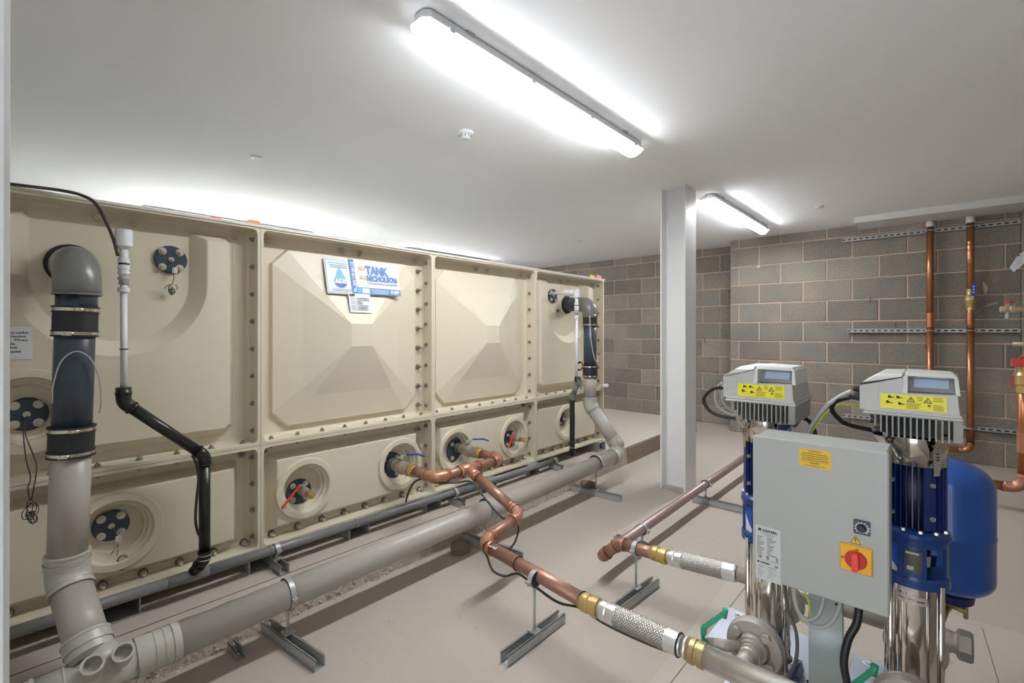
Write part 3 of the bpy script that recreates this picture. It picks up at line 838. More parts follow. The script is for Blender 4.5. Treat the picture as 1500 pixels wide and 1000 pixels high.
# little tags on top of the tank
for (x, z0, x1, h, m, n, lab) in ((.655, 1.711, .695, .010, M_pink, 'foam_offcut', 'small red-pink offcut on the tank top near the first seam, left one'), (.800, 1.711, .850, .022, M_orange, 'foam_offcut', 'small orange foam offcut on the tank top just left of the first seam'),
      (3.62, 1.711, 3.70, .024, M_amber, 'foam_offcut', 'small yellow offcut on the tank top at the far end'), (3.73, 1.711, 3.81, .034, M_pink, 'foam_offcut', 'pink offcut standing on the far corner of the tank top')):
    o = MB().hull([(x, 2.275, z0), (x1, 2.275, z0), (x1, 2.29, z0), (x, 2.29, z0), (x + .003, 2.275, z0 + h), (x1, 2.275, z0 + h * .9), (x1 - .004, 2.29, z0 + h)]).build(n, m); tag(o, lab, 'offcut')

# galvanised skid channels under the tank --------------------------
ends = [(.292, .116), (.793, .095), (1.277, .115), (1.779, .112), (2.285, .1), (2.742, .115), (3.724, .11)]
lab = ['leftmost galvanised box skid under the tank, beside the soil riser', 'galvanised box skid under the tank, second from the left, at the first seam', 'galvanised box skid under the tank, below the first lower valve panel',
       'galvanised box skid under the tank, fourth from the left, below the first outlet', 'galvanised box skid under the tank behind the copper tee', 'galvanised box skid under the tank, just left of the far black drop pipe', 'last galvanised box skid under the far end of the tank']
for (x, w_), l in zip(ends, lab):
    b = MB(); t = .005; y0, y1, z0, z1 = 2.245, 5.2, .156, .236
    b.box((x, y0, z0), (x + t, y1, z1)); b.box((x + w_ - t, y0, z0), (x + w_, y1, z1)); b.box((x + t, y0, z0), (x + w_ - t, y1, z0 + t)); b.box((x + t, y0, z1 - t), (x + w_ - t, y1, z1))
    b.box((x - .01, y0 - .008, z0), (x + w_ + .01, y0 + .01, z0 + .004))
    tag(b.build('skid_channel', M_zinc), l, 'channel', 'box skids under the tank')
bk = MB().box((-.2, 2.52, .155), (3.84, 2.54, .236)).build('shade_strip', M_dark); tag(bk, 'dark strip painted as the shade under the tank between the skids', 'rail')  # near-black strip stands in for the shade beneath the tank

# ================================================================== OVERFLOW RISERS + SOIL PIPE
def band(par, c, d, r, w_=.011, screw=None, m=M_ss):
    b = MB(); d = V(d).normalized(); b.lathe(V(c) - d * w_ / 2, d, [(0, r), (0, r + .0016), (w_, r + .0016), (w_, r)], 28)
    if screw is not None:
        s_ = V(screw).normalized(); p = V(c) + s_ * (r + .003)
        t_ = s_.cross(d).normalized(); b.cyl(p - t_ * .012, p + t_ * .012, .0052, 8); b.hull([p + t_ * a + d * e * .006 + s_ * g for a in (-.008, .016) for e in (-1, 1) for g in (-.002, .004)])
    b.build('jubilee_clip', m, par)
def rubber(par, c, d, r, h):
    d = V(d).normalized(); c = V(c) - d * h / 2
    b = MB(); e = .0055
    b.lathe(c, d, [(0, r), (0, r + .0085), (.004, r + .0085), (.004, r + e), (.018, r + e), (.018, r + .0075), (.022, r + .0075), (.022, r + e * .9), (h - .022, r + e * .9), (h - .022, r + .0075), (h - .018, r + .0075), (h - .018, r + e), (h - .004, r + e), (h - .004, r + .0085), (h, r + .0085), (h, r)], 32)
    b.build('rubber_coupling', M_rub, par)
    f = V((-.35, -.95, 0))
    band(par, c + d * .011, d, r + e, .010, f); band(par, c + d * (h - .011), d, r + e, .010, f if c.x > 1 else V((.05, -1, 0)))
def socket(par, p, d, r, L=.05, m=M_soilf, n=2):
    d = V(d).normalized(); prof = [(0, r), (0, r + .006), (.005, r + .0075), (.010, r + .006), (.010, r + .0045), (L * .55, r + .0045), (L * .55, r + .0065), (L * .55 + .005, r + .0065), (L * .55 + .005, r + .003), (L, r + .003), (L, r)]
    MB().lathe(V(p), d, prof, 32).build('socket', m, par)
def riser(x, y, zt, zr1, zr2, zd, xt, label, r=.0525, xo=0.0, hc=.100):
    t = thing('overflow_riser', label, 'pipe', (x, y, zd))
    # big quarter bend off the tank
    R = .068
    run(t, [(x + xo, YP - .018, zt), (x, y, zt), (x, y, zt - .16)], r, M_char, M_grey, R, rf=r + .0105, col=.040, rim=.002, names=('dark_pipe', 'swept_bend'), seg=36, beads=1)
    # dark pipe with couplings
    xa, xb = x - .002, xt
    def P(z): f = (zt - z) / (zt - zd); return V((x + (xt - x) * f, y + (2.085 - y) * 0, z))
    MB().cyl(P(zt - .09), P(zr2), r, 36).build('dark_pipe', M_char, t)
    d = (P(zr2) - P(zt - .1)).normalized()
    rubber(t, P(zr1), -d, r + .001, hc)
    rubber(t, P(zr2), -d, r + .002, hc)
    MB().cyl(P(zr2), P(zd), r, 36).build('grey_pipe', M_soil, t)
    return t, P
T1, P1 = riser(.2146, 2.12, 1.458, 1.262, .868, .474, .190, 'near overflow riser, charcoal above and olive grey below, in front of the first tank panel')
T2, P2 = riser(3.372, 2.12, 1.455, 1.325, .905, .665, 3.372, 'far overflow riser, charcoal above and olive grey below, on the last tank panel')
def zsoil(x): return .175 + .0245 * x if x < 2.9 else .2458
def offset(t, a, mid, c, dirc, label=None):
    """swan neck from the riser into the horizontal pipe"""
    run(t, [V(a) + V((0, 0, .03)), V(a) - V((0, 0, .055)), mid, V(c)], .055, M_soil, M_soilf, .085, rf=.0585, col=.012, names=('grey_pipe', 'bend'), seg=32)
a = P1(.474); socket(T1, a + V((0, 0, .03)), (0, 0, -1), .053, .055)
e1 = V((.228, 1.915, .225))
run(T1, [a + V((0, 0, .02)), a - V((0, 0, .05)), e1], .055, M_soil, M_soilf, .10, rf=.0590, col=.012, names=('grey_pipe', 'bend'), seg=32)
dd = (e1 - (a - V((0, 0, .05)))).normalized()
socket(T1, e1 - dd * .075, dd, .056, .06)
a = P2(.665); socket(T2, a + V((0, 0, .025)), (0, 0, -1), .053, .05)
e2 = V((3.44, 1.895, .300)); 
run(T2, [a + V((0, 0, .02)), a - V((0, 0, .035)), e2], .055, M_soil, M_soilf, .10, rf=.0590, col=.012, names=('grey_pipe', 'bend'), seg=32)
dd2 = (e2 - (a - V((0, 0, .035)))).normalized()
socket(T2, e2 - dd2 * .085, dd2, .056, .05)

soil = thing('soil_pipe', 'long olive grey soil pipe running low along the foot of the tank plinth', 'pipe', (1.8, 1.9, .1))
yS = 1.90
def SP(x): return V((x, yS, zsoil(x)))
run(soil, [SP(.35), SP(3.455), e2 + dd2 * -.03], .055, M_soil, M_soilf, .075, rf=.0590, col=.02, names=('grey_pipe', 'bend'), seg=36)
d = (SP(.5) - SP(.3)).normalized()
b = MB(); b.lathe(SP(.335), d, [(0, .055), (0, .0605), (.018, .0605), (.018, .0585), (.042, .0585), (.042, .0605), (.046, .0605), (.046, .0585), (.068, .0585), (.068, .0605), (.072, .0605), (.072, .0585), (.092, .0585), (.092, .062), (.102, .062), (.102, .0595), (.114, .0595), (.114, .055)], 36)
b.build('socket', M_soilf, soil)
# boss branch fitting at the near end
bj = MB(); bj.tube([SP(.335), SP(.10)], .0575, 36); bj.tube([SP(.262), e1 - dd * .02], [.0575, .0585], 36)
bj.lathe(SP(.336), -d, [(0, .0575), (0, .061), (.006, .061), (.006, .0575)], 36); bj.lathe(SP(.165), -d, [(0, .0575), (0, .0605), (.006, .0605), (.006, .0575)], 36)
bj.build('branch_fitting', M_soilf, soil)
for (x, s_) in ((.298, 1), (.226, 1)):
    p = SP(x) + V((0, -.02, .02)); u = V((-.10, -.60, .75)).normalized()
    b = MB(); b.lathe(p, u, [(0, .024), (.056, .026), (.056, .029), (.064, .029), (.064, .0225), (.035, .0225), (.035, .001)], 24, caps=False)
    b.build('boss', M_soilf, soil)
b = MB(); b.lathe(SP(.10), -d, [(0, .0575), (0, .062), (.01, .062), (.01, .0595), (.05, .0595), (.05, .062), (.055, .062), (.055, .0555), (.36, .0555)], 36); b.build('socket', M_soilf, soil)

# looped thin cables on the risers
b = MB(); pts = [(.150, 2.085, 1.00), (.152, 2.075, 1.06), (.170, 2.062, 1.135), (.205, 2.058, 1.165), (.24, 2.060, 1.14), (.262, 2.068, 1.08), (.270, 2.08, 1.0), (.268, 2.10, .955)]
b.tube(smooth_path(pts, 8), .0022, 7); o = b.build('thin_cable', M_cabw); tag(o, 'thin grey cable looped over the near charcoal riser', 'cable')
b = MB(); pts = [(3.312, 2.085, 1.36), (3.31, 2.075, 1.20), (3.325, 2.062, 1.06), (3.36, 2.056, .99), (3.395, 2.06, .995), (3.415, 2.075, 1.06)]
b.tube(smooth_path(pts, 8), .003, 7); o = b.build('thin_cable', M_plabel); tag(o, 'thin pale cable hanging in a loop on the far charcoal riser', 'cable')
b = MB(); rr = random.Random(6)
for k in range(3): b.torus((3.338 - .003 * k, 2.195, .945), (0.2, 1, .1), .030 + .003 * k, .004, 24, 6)
o = b.build('cable_coil', M_wire); tag(o, 'dark cable coil hanging behind the far riser', 'cable')

# ================================================================== WARNING PIPES (white, then black)
def warning(x, y, zt, zb, label, full, mv=M_wpvc):
    t = thing('warning_pipe', label, 'pipe', (x, y, zb))
    if full: prof = [(0, .0265), (.062, .0265), (.062, .024), (.072, .017), (.076, .015)]
    MB().lathe((x, y, zt), (0, 0, -1), [(0, .024), (0, .0265), (.060, .0265), (.060, .025), (.072, .014)] if full else [(0, .033), (.06, .033)], 24).build('tundish_cup', M_wpvc, t)
    z = zt - .072
    MB().lathe((x, y, z), (0, 0, -1), [(0, .0135), (.030, .0135), (.030, .0175), (.048, .0175), (.048, .0135), (.056, .0135), (.056, .018), (.072, .018), (.072, .015), (.079, .015), (.079, .0185), (.088, .0185), (.088, .016), (.096, .014)], 20).build('compression_joint', M_wpvc, t)
    MB().torus((x, y, z - .052), (0, 0, 1), .0135, .003, 16, 6).build('seal_ring', M_rub, t)
    MB().lathe((x, y, z - .096), (0, 0, -1), [(0, .014), (.006, .019), (.012, .0195), (.012, .015), (.030, .015)], 20).build('valve_body', mat('dull_grey_plastic', (.42, .43, .42), .4), t)
    MB().lathe((x, y, z - .126), (0, 0, -1), [(0, .011), (.012, .012), (.012, .018), (.028, .018), (.028, .0108)], 20).build('compression_joint', M_wpvc, t)
    MB().cyl((x, y, z - .15), (x, y, zb), .0108, 16).build('white_pipe', M_wpvc, t)
    return t
W1 = warning(.347, 2.185, 1.598, 1.01, 'near white warning pipe dropping into a black waste pipe, on the first tank panel', True)
o = MB().torus((.347, 2.185, 1.166), (0, 0, 1), .0115, .0022, 16, 6).build('cable_tie', M_rub, W1)
# second warning pipe: sideways union into the tank, then the drop
W2 = warning(3.145, 2.10, 1.560, .86, 'far white warning pipe with a sideways union into the last tank panel', True)
b = MB(); b.lathe((3.145, 2.105, 1.540), (0, 1, 0), [(0, .02), (.035, .02), (.035, .026), (.06, .026), (.06, .019), (.08, .019), (.08, .025), (.115, .025), (.115, .012), (.262, .012)], 20); b.build('side_union', M_wpvc, W2)
# black waste pipes
yb2 = 2.19
Wb = thing('waste_pipe', 'near black waste pipe, slanting then dropping to the drain along the tank base', 'pipe', (.75, yb2, .27))
b = MB(); b.lathe((.347, yb2, 1.027), (0, 0, -1), [(0, .0235), (.030, .0245), (.030, .0215), (.04, .0215)], 24); b.build('socket', M_abs, Wb)
run(Wb, [(.347, yb2, 1.005), (.347, yb2, .972), (.606, yb2, .728), (.606, yb2, .31), (.575, 2.222, .262)], .0205, M_abs, M_abs, .038, rf=.0235, col=.020, names=('black_pipe', 'elbow'), seg=24, beads=1)
for z in (.330, .312):
    MB().torus((.606, yb2, z), (0.05, 0, 1), .0222, .0025, 20, 6).build('cable_tie', M_cabw, Wb)
Wc = thing('waste_pipe', 'far black waste pipe, grey bent joint above, beside the far riser', 'pipe', (3.0, 2.13, .25))
run(Wc, [(3.150, 2.085, .86), (3.150, 2.085, .835), (3.130, 2.13, .72), (3.130, 2.13, .68)], .0205, mat('mid_grey_abs', (.15, .155, .16), .35), MATS['mid_grey_abs'], .035, rf=.0235, col=.018, names=('grey_pipe', 'elbow'), beads=1)
b = MB(); b.lathe((3.148, 2.092, .878), (0, 0, -1), [(0, .0245), (.04, .0245)], 20); b.build('socket', M_abs, Wc)
MB().lathe((3.130, 2.13, .71), (0, 0, -1), [(0, .0235), (.035, .0235), (.035, .0205), (.395, .0205), (.395, .0235), (.45, .0235)], 20).build('black_pipe', M_abs, Wc)
MB().torus((3.130, 2.13, .322), (0, 0, 1), .0215, .002, 16, 6).build('cable_tie', M_cabw, Wc)
# the drain along the tank base
dr = thing('drain_pipe', 'thin dark grey drain pipe clipped along the bottom edge of the tank', 'pipe', (1.4, 2.232, .24))
def zD(x): return .250 - .010 * x
for (a, c_) in ((XN + .01, .55), (.60, 1.30), (1.302, 2.2), (2.202, 3.06)):
    MB().cyl((a, 2.228, zD(a)), (c_, 2.228, zD(c_)), .0205, 24).build('pipe_length', M_drain, dr)
for (x, L) in ((.490, .14), (1.30, .012), (.87, .012), (2.2, .012)):
    MB().cyl((x, 2.228, zD(x)), (x + L, 2.228, zD(x + L)), .0228, 24).build('pipe_joint', M_drain, dr)
MB().box((2.06, 2.206, zD(2.1) - .002), (2.13, 2.2075, zD(2.1) + .012)).build('blue_label', M_sblue2, dr)
b = MB(); b.tube(smooth_path([(.560, 2.175, .742), (.574, 2.172, .70), (.578, 2.165, .64), (.570, 2.162, .56), (.567, 2.162, .49), (.575, 2.168, .44), (.588, 2.175, .41)], 6), .005, 8)
o = b.build('black_cable', M_rub); tag(o, 'black cable running down beside the near black waste pipe', 'cable')
# black cable over the tank top down to the cup
b = MB(); pts = [(-.05, 2.258, 1.716), (.05, 2.255, 1.714), (.11, 2.252, 1.716), (.184, 2.245, 1.718), (.236, 2.225, 1.708), (.270, 2.205, 1.683), (.297, 2.19, 1.622), (.316, 2.178, 1.56), (.328, 2.170, 1.50)]
b.tube(smooth_path(pts, 8), .0055, 8); o = b.build('black_cable', mat('brown_black_cable', (.035, .028, .024), .5)); tag(o, 'black cable arching from the tank top down to the near white cup', 'cable')

# ================================================================== STRUT FEET, RODS AND CLAMPS
def strut_mesh(b, a, c, w_=.041, h=.041, t=.0025, lip=.009):
    a = V(a); c = V(c); d = (c - a).normalized(); s_ = V((0, 0, 1)).cross(d).normalized(); u = V((0, 0, 1))
    def bar(s0, s1, z0, z1):
        pts = [p + s_ * q_ + u * z for p in (a, c) for q_ in (s0, s1) for z in (z0, z1)]
        b.hull(pts)
    bar(-w_ / 2, w_ / 2, 0, t); bar(-w_ / 2, -w_ / 2 + t, 0, h); bar(w_ / 2 - t, w_ / 2, 0, h)
    bar(-w_ / 2, -w_ / 2 + lip, h - t, h); bar(w_ / 2 - lip, w_ / 2, h - t, h)
    bar(-w_ / 2 + lip - t, -w_ / 2 + lip, h - .009, h); bar(w_ / 2 - lip, w_ / 2 - lip + t, h - .009, h)
def support(a, c, rod, pz, r, d, label, z0=0.0, group='strut foot pipe supports'):
    """strut foot + plate + threaded rod + rubber lined ring clamp"""
    a = V((a[0], a[1], z0)); c = V((c[0], c[1], z0))
    t = thing('pipe_support', label, 'pipe support', (rod[0], rod[1], z0), group)
    b = MB(); strut_mesh(b, a, c); b.build('strut_foot', M_zinc, t)
    zt = z0 + .041
    dd = (c - a).normalized(); s_ = V((0, 0, 1)).cross(dd); rc = V((rod[0], rod[1], 0))
    b = MB(); b.hull([rc + dd * x + s_ * y + V((0, 0, z)) for x in (-.02, .02) for y in (-.0215, .0215) for z in (zt, zt + .006)]); b.hexp((rod[0], rod[1], zt + .006), (0, 0, 1), .008, .0095)
    b.build('plate', M_zinc, t)
    zb = pz - r - .004
    MB().cyl((rod[0], rod[1], zt), (rod[0], rod[1], zb - .012), .0052, 10).build('threaded_rod', M_zinc, t)
    d = V(d).normalized(); pc = V((rod[0], rod[1], pz))
    b = MB(); b.lathe(pc - d * .011, d, [(0, r + .0004), (0, r + .0035), (.022, r + .0035), (.022, r + .0004)], 28); b.build('rubber_lining', M_rub, t)
    b = MB(); b.lathe(pc - d * .010, d, [(0, r + .0035), (0, r + .0058), (.020, r + .0058), (.020, r + .0035)], 28)
    sd = V((0, 0, 1)).cross(d).normalized()
    for q_ in (-1, 1):
        e = pc + sd * q_ * (r + .006)
        b.hull([e + sd * q_ * x + d * y + V((0, 0, z)) for x in (-.002, .014) for y in (-.010, .010) for z in (-.0035, .0035)])
        b.cyl(e + sd * q_ * .007 + V((0, 0, -.014)), e + sd * q_ * .007 + V((0, 0, .012)), .0035, 8)
    b.hexp(V((rod[0], rod[1], zb - .014)), (0, 0, 1), .014, .0085)
    b.build('ring_clamp', M_zinc, t)
    return t
support((.83, 1.665), (.79, 2.045), (.815, 1.90), zsoil(.815), .055, (1, 0, 0), 'near strut foot and ring clamp carrying the grey soil pipe, standing on the floor')
support((1.948, 1.655), (1.92, 2.075), (1.935, 1.90), zsoil(1.935), .055, (1, 0, 0), 'middle strut foot and ring clamp of the grey soil pipe, partly behind the copper elbow')
support((3.12, 1.70), (3.09, 2.10), (3.105, 1.90), zsoil(3.105), .055, (1, 0, 0), 'far strut foot and ring clamp carrying the grey soil pipe, left of the white column')
support((1.30, 1.185), (1.66, 1.185), (1.478, 1.185), .249, .027, (0, 1, 0), 'strut foot with tall rod holding the front copper pipe above the floor')
support((1.84, 1.035), (2.20, 1.015), (2.05, 1.04), .223, .027, (0, 1, 0), 'strut foot with rod and clamp holding the short copper pipe before the braided return hose')
support((2.50, 1.05), (2.50, 1.40), (2.50, 1.232), .121, .027, (1, 0, 0), 'strut foot and clamp under the near end of the low copper return pipe')
support((3.488, .80), (3.488, 1.32), (3.488, 1.232), .142, .027, (1, 0, 0), 'strut foot and clamp under the low copper return pipe beside the white column')
support((.904, 2.138), (.904, 2.262), (.904, 2.228), zD(.904), .0205, (1, 0, 0), 'small strut foot clamping the dark drain pipe near the first tank seam', .155)
support((1.985, 2.15), (1.985, 2.262), (1.985, 2.228), zD(1.985), .0205, (1, 0, 0), 'small strut foot clamping the dark drain pipe in front of the second tank seam', .155)
support((3.02, 2.15), (3.02, 2.262), (3.02, 2.228), zD(3.02), .0205, (1, 0, 0), 'small strut foot clamping the far end of the dark drain pipe', .155)
# offcut of strut lying under the soil pipe near the big clamp
b = MB(); strut_mesh(b, (.655, 1.93, .0), (.655, 2.035, .0), .03, .03); tag(b.build('strut_offcut', M_zinc), 'short offcut of steel channel on the floor below the near part of the soil pipe', 'channel')

# ================================================================== TANK OUTLETS AND COPPER FLOW PIPE
cu = thing('copper_flow_pipe', 'copper pipe joining both tank outlets and zigzagging over the soil pipe', 'pipe', (1.7, 1.6, .2))
ZM = .462
def outlet(x, label, rot):
    blankf = blank(x, ZM - .016, r=.082, sensor=False)
    t = thing('ball_valve', label, 'valve', (x, 2.25, ZM))
    b = MB(); b.lathe((x, YP - .014, ZM), (0, -1, 0), [(0, .034), (.030, .034), (.030, .030), (.045, .030)], 24); b.build('collar', M_grey, t)
    b = MB(); b.torus((x, YP - .048, ZM), (0, 1, 0), .031, .003, 24, 6); b.build('seal_ring', M_black, t)
    b = MB(); b.lathe((x, YP - .055, ZM), (0, -1, 0), [(0, .027), (0, .031), (.030, .033), (.050, .040), (.085, .040), (.105, .034), (.150, .033), (.150, .028)], 24)
    b.hexp((x, YP - .175, ZM), (0, -1, 0), .025, .037, 6); b.build('body', M_valve, t)
    b = MB(); b.lathe((x, YP - .203, ZM), (0, -1, 0), [(0, .033), (.018, .033), (.018, .036), (.030, .036), (.030, .029), (.042, .029)], 24); b.build('brass_union', M_brass, t)
    b = MB(); b.cyl((x, YP - .125, ZM + .030), (x, YP - .125, ZM + .066), .0115, 12); b.hexp((x, YP - .125, ZM + .050), (0, 0, 1), .012, .016); b.box((x - .022, YP - .135, ZM + .052), (x + .018, YP - .115, ZM + .058)); b.build('stem', M_zinc, t)
    R_ = Matrix.Rotation(rot, 3, 'Z'); p = V((x, YP - .125, ZM + .062))
    b = MB(); b.hull([p + R_ @ V(q_) for q_ in ((.0, -.008, 0), (.0, .008, 0), (.035, -.006, .010), (.035, .006, .010), (.0, -.008, .004), (.0, .008, .004), (.035, -.006, .014), (.035, .006, .014))]); b.build('lever', M_zinc, t)
    b = MB(); b.hull([p + R_ @ V(q_) for q_ in ((.030, -.009, .008), (.030, .009, .008), (.030, -.009, .016), (.030, .009, .016), (.10, -.010, .014), (.10, .010, .014), (.10, -.008, .021), (.10, .008, .021))])
    b.hull([p + R_ @ V(q_) for q_ in ((.10, -.010, .014), (.10, .010, .014), (.10, -.008, .021), (.10, .008, .021), (.135, -.008, .004), (.135, .008, .004), (.135, -.007, .010), (.135, .007, .010))])
    b.build('handle', M_blueh, t)
    return t
XA, XB, YM = 1.605, 2.120, 1.945
outlet(XA, 'blue handled ball valve on the left tank outlet', -1.05)
outlet(XB, 'blue handled ball valve on the right tank outlet', -1.05)
TEE = (1.835, YM, ZM)
kw = dict(m=M_cu, mf=M_cuf, names=('pipe', 'elbow'), seg=24)
run(cu, [(XA, YP - .245, ZM), (XA, YM, ZM), (TEE[0], YM, ZM), (XB, YM, ZM), (XB, YP - .245, ZM)][:3], .027, R=.062, rf=.0292, col=.024, rim=.003, **kw)
run(cu, [(TEE[0], YM, ZM), (XB, YM, ZM), (XB, YP - .245, ZM)], .027, R=.062, rf=.0292, col=.024, rim=.003, **kw)
pB, pC, pD = V((1.835, 1.560, .305)), V((1.535, 1.535, .268)), V((1.478, 1.02, .247))
b = MB(); b.cyl((TEE[0] - .075, YM, ZM), (TEE[0] + .085, YM, ZM), .0298, 24); d_ = (pB - V(TEE)).normalized(); b.cyl(V(TEE), V(TEE) + d_ * .085, .0298, 24)
for (p, q_) in ((V(TEE) + V((-.075, 0, 0)), V((1, 0, 0))), (V(TEE) + V((.085, 0, 0)), V((-1, 0, 0))), (V(TEE) + d_ * .085, -d_)):
    b.lathe(p, q_, [(0, .0295), (0, .0330), (.006, .0330), (.006, .0295)], 24); b.lathe(p + q_ * .02, q_, [(0, .0295), (.001, .0320), (.004, .0320), (.005, .0295)], 24)
b.build('tee', M_cuf, cu)
pE = V((1.478, .925, .246))
run(cu, [V(TEE) + d_ * .08, pB, pC + V((0, 0, 0)), V((1.500, 1.33, .254)), pE], .027, R=.055, rf=.0295, col=.022, rim=.003, m=M_cu, mf=M_cuf, names=('pipe', 'elbow'), seg=24) if 0 else None
run(cu, [V(TEE) + d_ * .08, pB, pC, pE], .027, R=.058, rf=.0295, col=.024, rim=.003, **kw)
for p, dr_ in ((V((1.513, 1.30, .2597)), (.09, 1, 0)), (V((1.482, .965, .2475)), (.09, 1, 0)), (V((1.524, 1.485, .2662)), (.3, 1, 0)), (V((1.835, 1.60, .322)), (0, 1, .4)), (V((1.605, 2.03, ZM)), (0, 1, 0))):
    MB().torus(p, dr_, .0290, .0026, 24, 6).build('cable_tie', M_rub, cu)
rr = random.Random(12); b = MB()
for k in range(5):
    a = rr.uniform(.35, .75); y = 1.44 + rr.uniform(-.018, .018); x = 1.508 + (y - 1.44) * .15
    c_ = V((x + .015, y, .2645)) + V((-sin(a), 0, cos(a))) * .0272
    b.hull([c_ + V((rr.uniform(-.006, .006), rr.uniform(-.012, .012), rr.uniform(-.004, .004))) for _ in range(7)])
b.build('plaster_splash', M_paper, cu)
# two capped drain valves with red handles
def drain_valve(x, z, label, yf=YP - .002, ang=.0, s_=1.0):
    blank(x, z - .008, r=.062, sensor=False)
    t = thing('drain_valve', label, 'valve', (x, 2.28, z))
    b = MB(); b.lathe((x, YP - .014, z + .004), (0, -1, 0), [(0, .019), (.018, .019), (.018, .021), (.026, .021), (.026, .017), (.034, .022), (.075, .022), (.085, .018), (.092, .018)], 18); b.build('body', M_valve, t)
    b = MB(); b.lathe((x, YP - .106, z + .004), (0, -1, 0), [(0, .0155), (.030, .0155), (.030, .018), (.046, .018), (.046, .010), (.052, .010)], 8); b.build('brass_cap', M_brass, t)
    b = MB(); b.cyl((x, YP - .062, z + .022), (x, YP - .062, z + .040), .007, 10); b.box((x - .025, YP - .069, z + .036), (x + .008, YP - .056, z + .040)); b.build('stem', M_zinc, t)
    p = V((x - .018, YP - .062, z + .038))
    b = MB(); b.hull([p + V((a, c_, e)) for (a, c_, e) in ((0, -.008, -.003), (0, .008, -.003), (0, -.008, .003), (0, .008, .003), (-.105, -.050, -.076), (-.105, -.036, -.076), (-.105, -.050, -.068), (-.105, -.036, -.068))]); b.build('handle', M_redh, t)
    return t
drain_valve(1.067, .440, 'red handled capped drain valve on the lower tank panel left of the blue valves')
drain_valve(2.652, .440, 'red handled capped drain valve on the lower tank panel right of the blue valves')

# black trace cable hung under the copper pipe
b = MB(); pts = [(1.60, 2.205, .275), (1.607, 2.19, .33), (1.622, 2.15, .395), (1.638, 2.08, .425), (1.625, 1.99, .425), (1.70, 1.90, .426), (1.79, 1.875, .415), (1.80, 1.78, .345), (1.81, 1.68, .275), (1.815, 1.60, .262), (1.80, 1.545, .252), (1.75, 1.535, .19), (1.66, 1.53, .18), (1.56, 1.53, .215), (1.515, 1.48, .225), (1.485, 1.42, .20), (1.485, 1.35, .20), (1.505, 1.29, .222), (1.50, 1.18, .200), (1.495, 1.08, .188), (1.488, .97, .212), (1.505, .90, .185), (1.510, .80, .178), (1.50, .68, .19), (1.487, .605, .21)]
b.tube(smooth_path(pts, 6), .0052, 8); o = b.build('black_cable', mat('cable_black', (.045, .042, .035), .5)); tag(o, 'black cable tied along under the copper flow pipe and front hose', 'cable')

# ================================================================== BRAIDED HOSES
def braided(x, y0, y1, z0, z1, r, label):
    """runs along -y from y0 down to y1"""
    a = V((x, y0, z0)); c = V((x, y1, z1)); d = (c - a).normalized(); L = (c - a).length
    t = thing('braided_hose', label, 'hose', (x, (y0 + y1) / 2, min(z0, z1) - r))
    P_ = lambda s_: a + d * s_
    b = MB(); b.lathe(P_(0), d, [(0, r * .90), (.012, r * .90), (.012, r * 1.02), (.030, r * 1.02), (.034, r * .97), (.036, r * .97), (.040, r * 1.02), (.066, r * 1.02), (.066, r)], 28); b.build('steel_ferrule', M_steel, t)
    b = MB(); b.lathe(P_(L), -d, [(0, r * .90), (.006, r * .90), (.006, r * 1.02), (.052, r * 1.02), (.052, r)], 28); b.build('steel_ferrule', M_steel, t)
    MB().cyl(P_(.05), P_(L - .045), r * .965, 28).build('core', M_cast, t)
    b = MB(); s0, s1 = .062, L - .050; X_, Y_, _ = frame(d); n = int((s1 - s0) / .0010); m_ = 168; vs = []; fs = []
    for i in range(n + 1):
        s_ = s0 + (s1 - s0) * i / n
        for k in range(m_):
            an = 2 * pi * k / m_; u = 9 * an + s_ * 330; v = 9 * an - s_ * 330
            hh = .0024 * abs(sin(u)) ** .6 * abs(sin(v)) ** .6
            vs.append(P_(s_) + (X_ * cos(an) + Y_ * sin(an)) * (r * .97 + hh))
    for i in range(n):
        for k in range(m_):
            k2 = (k + 1) % m_; fs.append((i * m_ + k, i * m_ + k2, (i + 1) * m_ + k2, (i + 1) * m_ + k))
    b.add(vs, fs, True)
    b.build('wire_braid', M_braid, t)
    return t
def union(par, x, y0, z, L, r, m=M_brassm, facets=10):
    b = MB(); b.lathe((x, y0, z), (0, -1, 0), [(0, r * .93), (L * .12, r * .98), (L * .2, r * 1.08), (L * .45, r * 1.08), (L * .5, r * .98), (L * .62, r * .98), (L * .66, r * 1.10), (L * .95, r * 1.10), (L, r)], 20)
    return b.build('brass_union', m, par)
union(cu, 1.478, .968, .246, .078, .031, M_brass)
h1 = braided(1.478, .888, .594, .2475, .245, .0335, 'thick braided steel hose in front, between the copper pipe and the suction header')
MB().torus((1.478, .602, .245), (0, 1, 0), .0345, .003, 26, 6).build('cable_tie', M_rub, h1)
MB().box((1.492, .596, .203), (1.502, .607, .214)).build('cable_tie', M_rub, h1)

# ================================================================== RETURN COPPER + HOSE
cr_ = thing('copper_return_pipe', 'low copper pipe running from the rear braided hose along the floor past the white column', 'pipe', (3, 1.2, .1))
run(cr_, [(2.05, .90, .2275), (2.05, 1.125, .2205), (2.05, 1.225, .125), (2.25, 1.232, .121), (5.3, 1.232, .165)][:4], .027, R=.034, rf=.0292, col=.016, rim=.003, m=M_cu, mf=M_cu, names=('pipe', 'elbow'), seg=24)
MB().cyl((2.25, 1.232, .121), (5.3, 1.232, .165), .027, 24).build('pipe', M_cus, cr_)
union(cr_, 2.05, .968, .2295, .080, .031, M_brass)
h2 = braided(2.05, .886, .60, .232, .2545, .0335, 'braided steel hose at the back, between the low copper pipe and the discharge header')

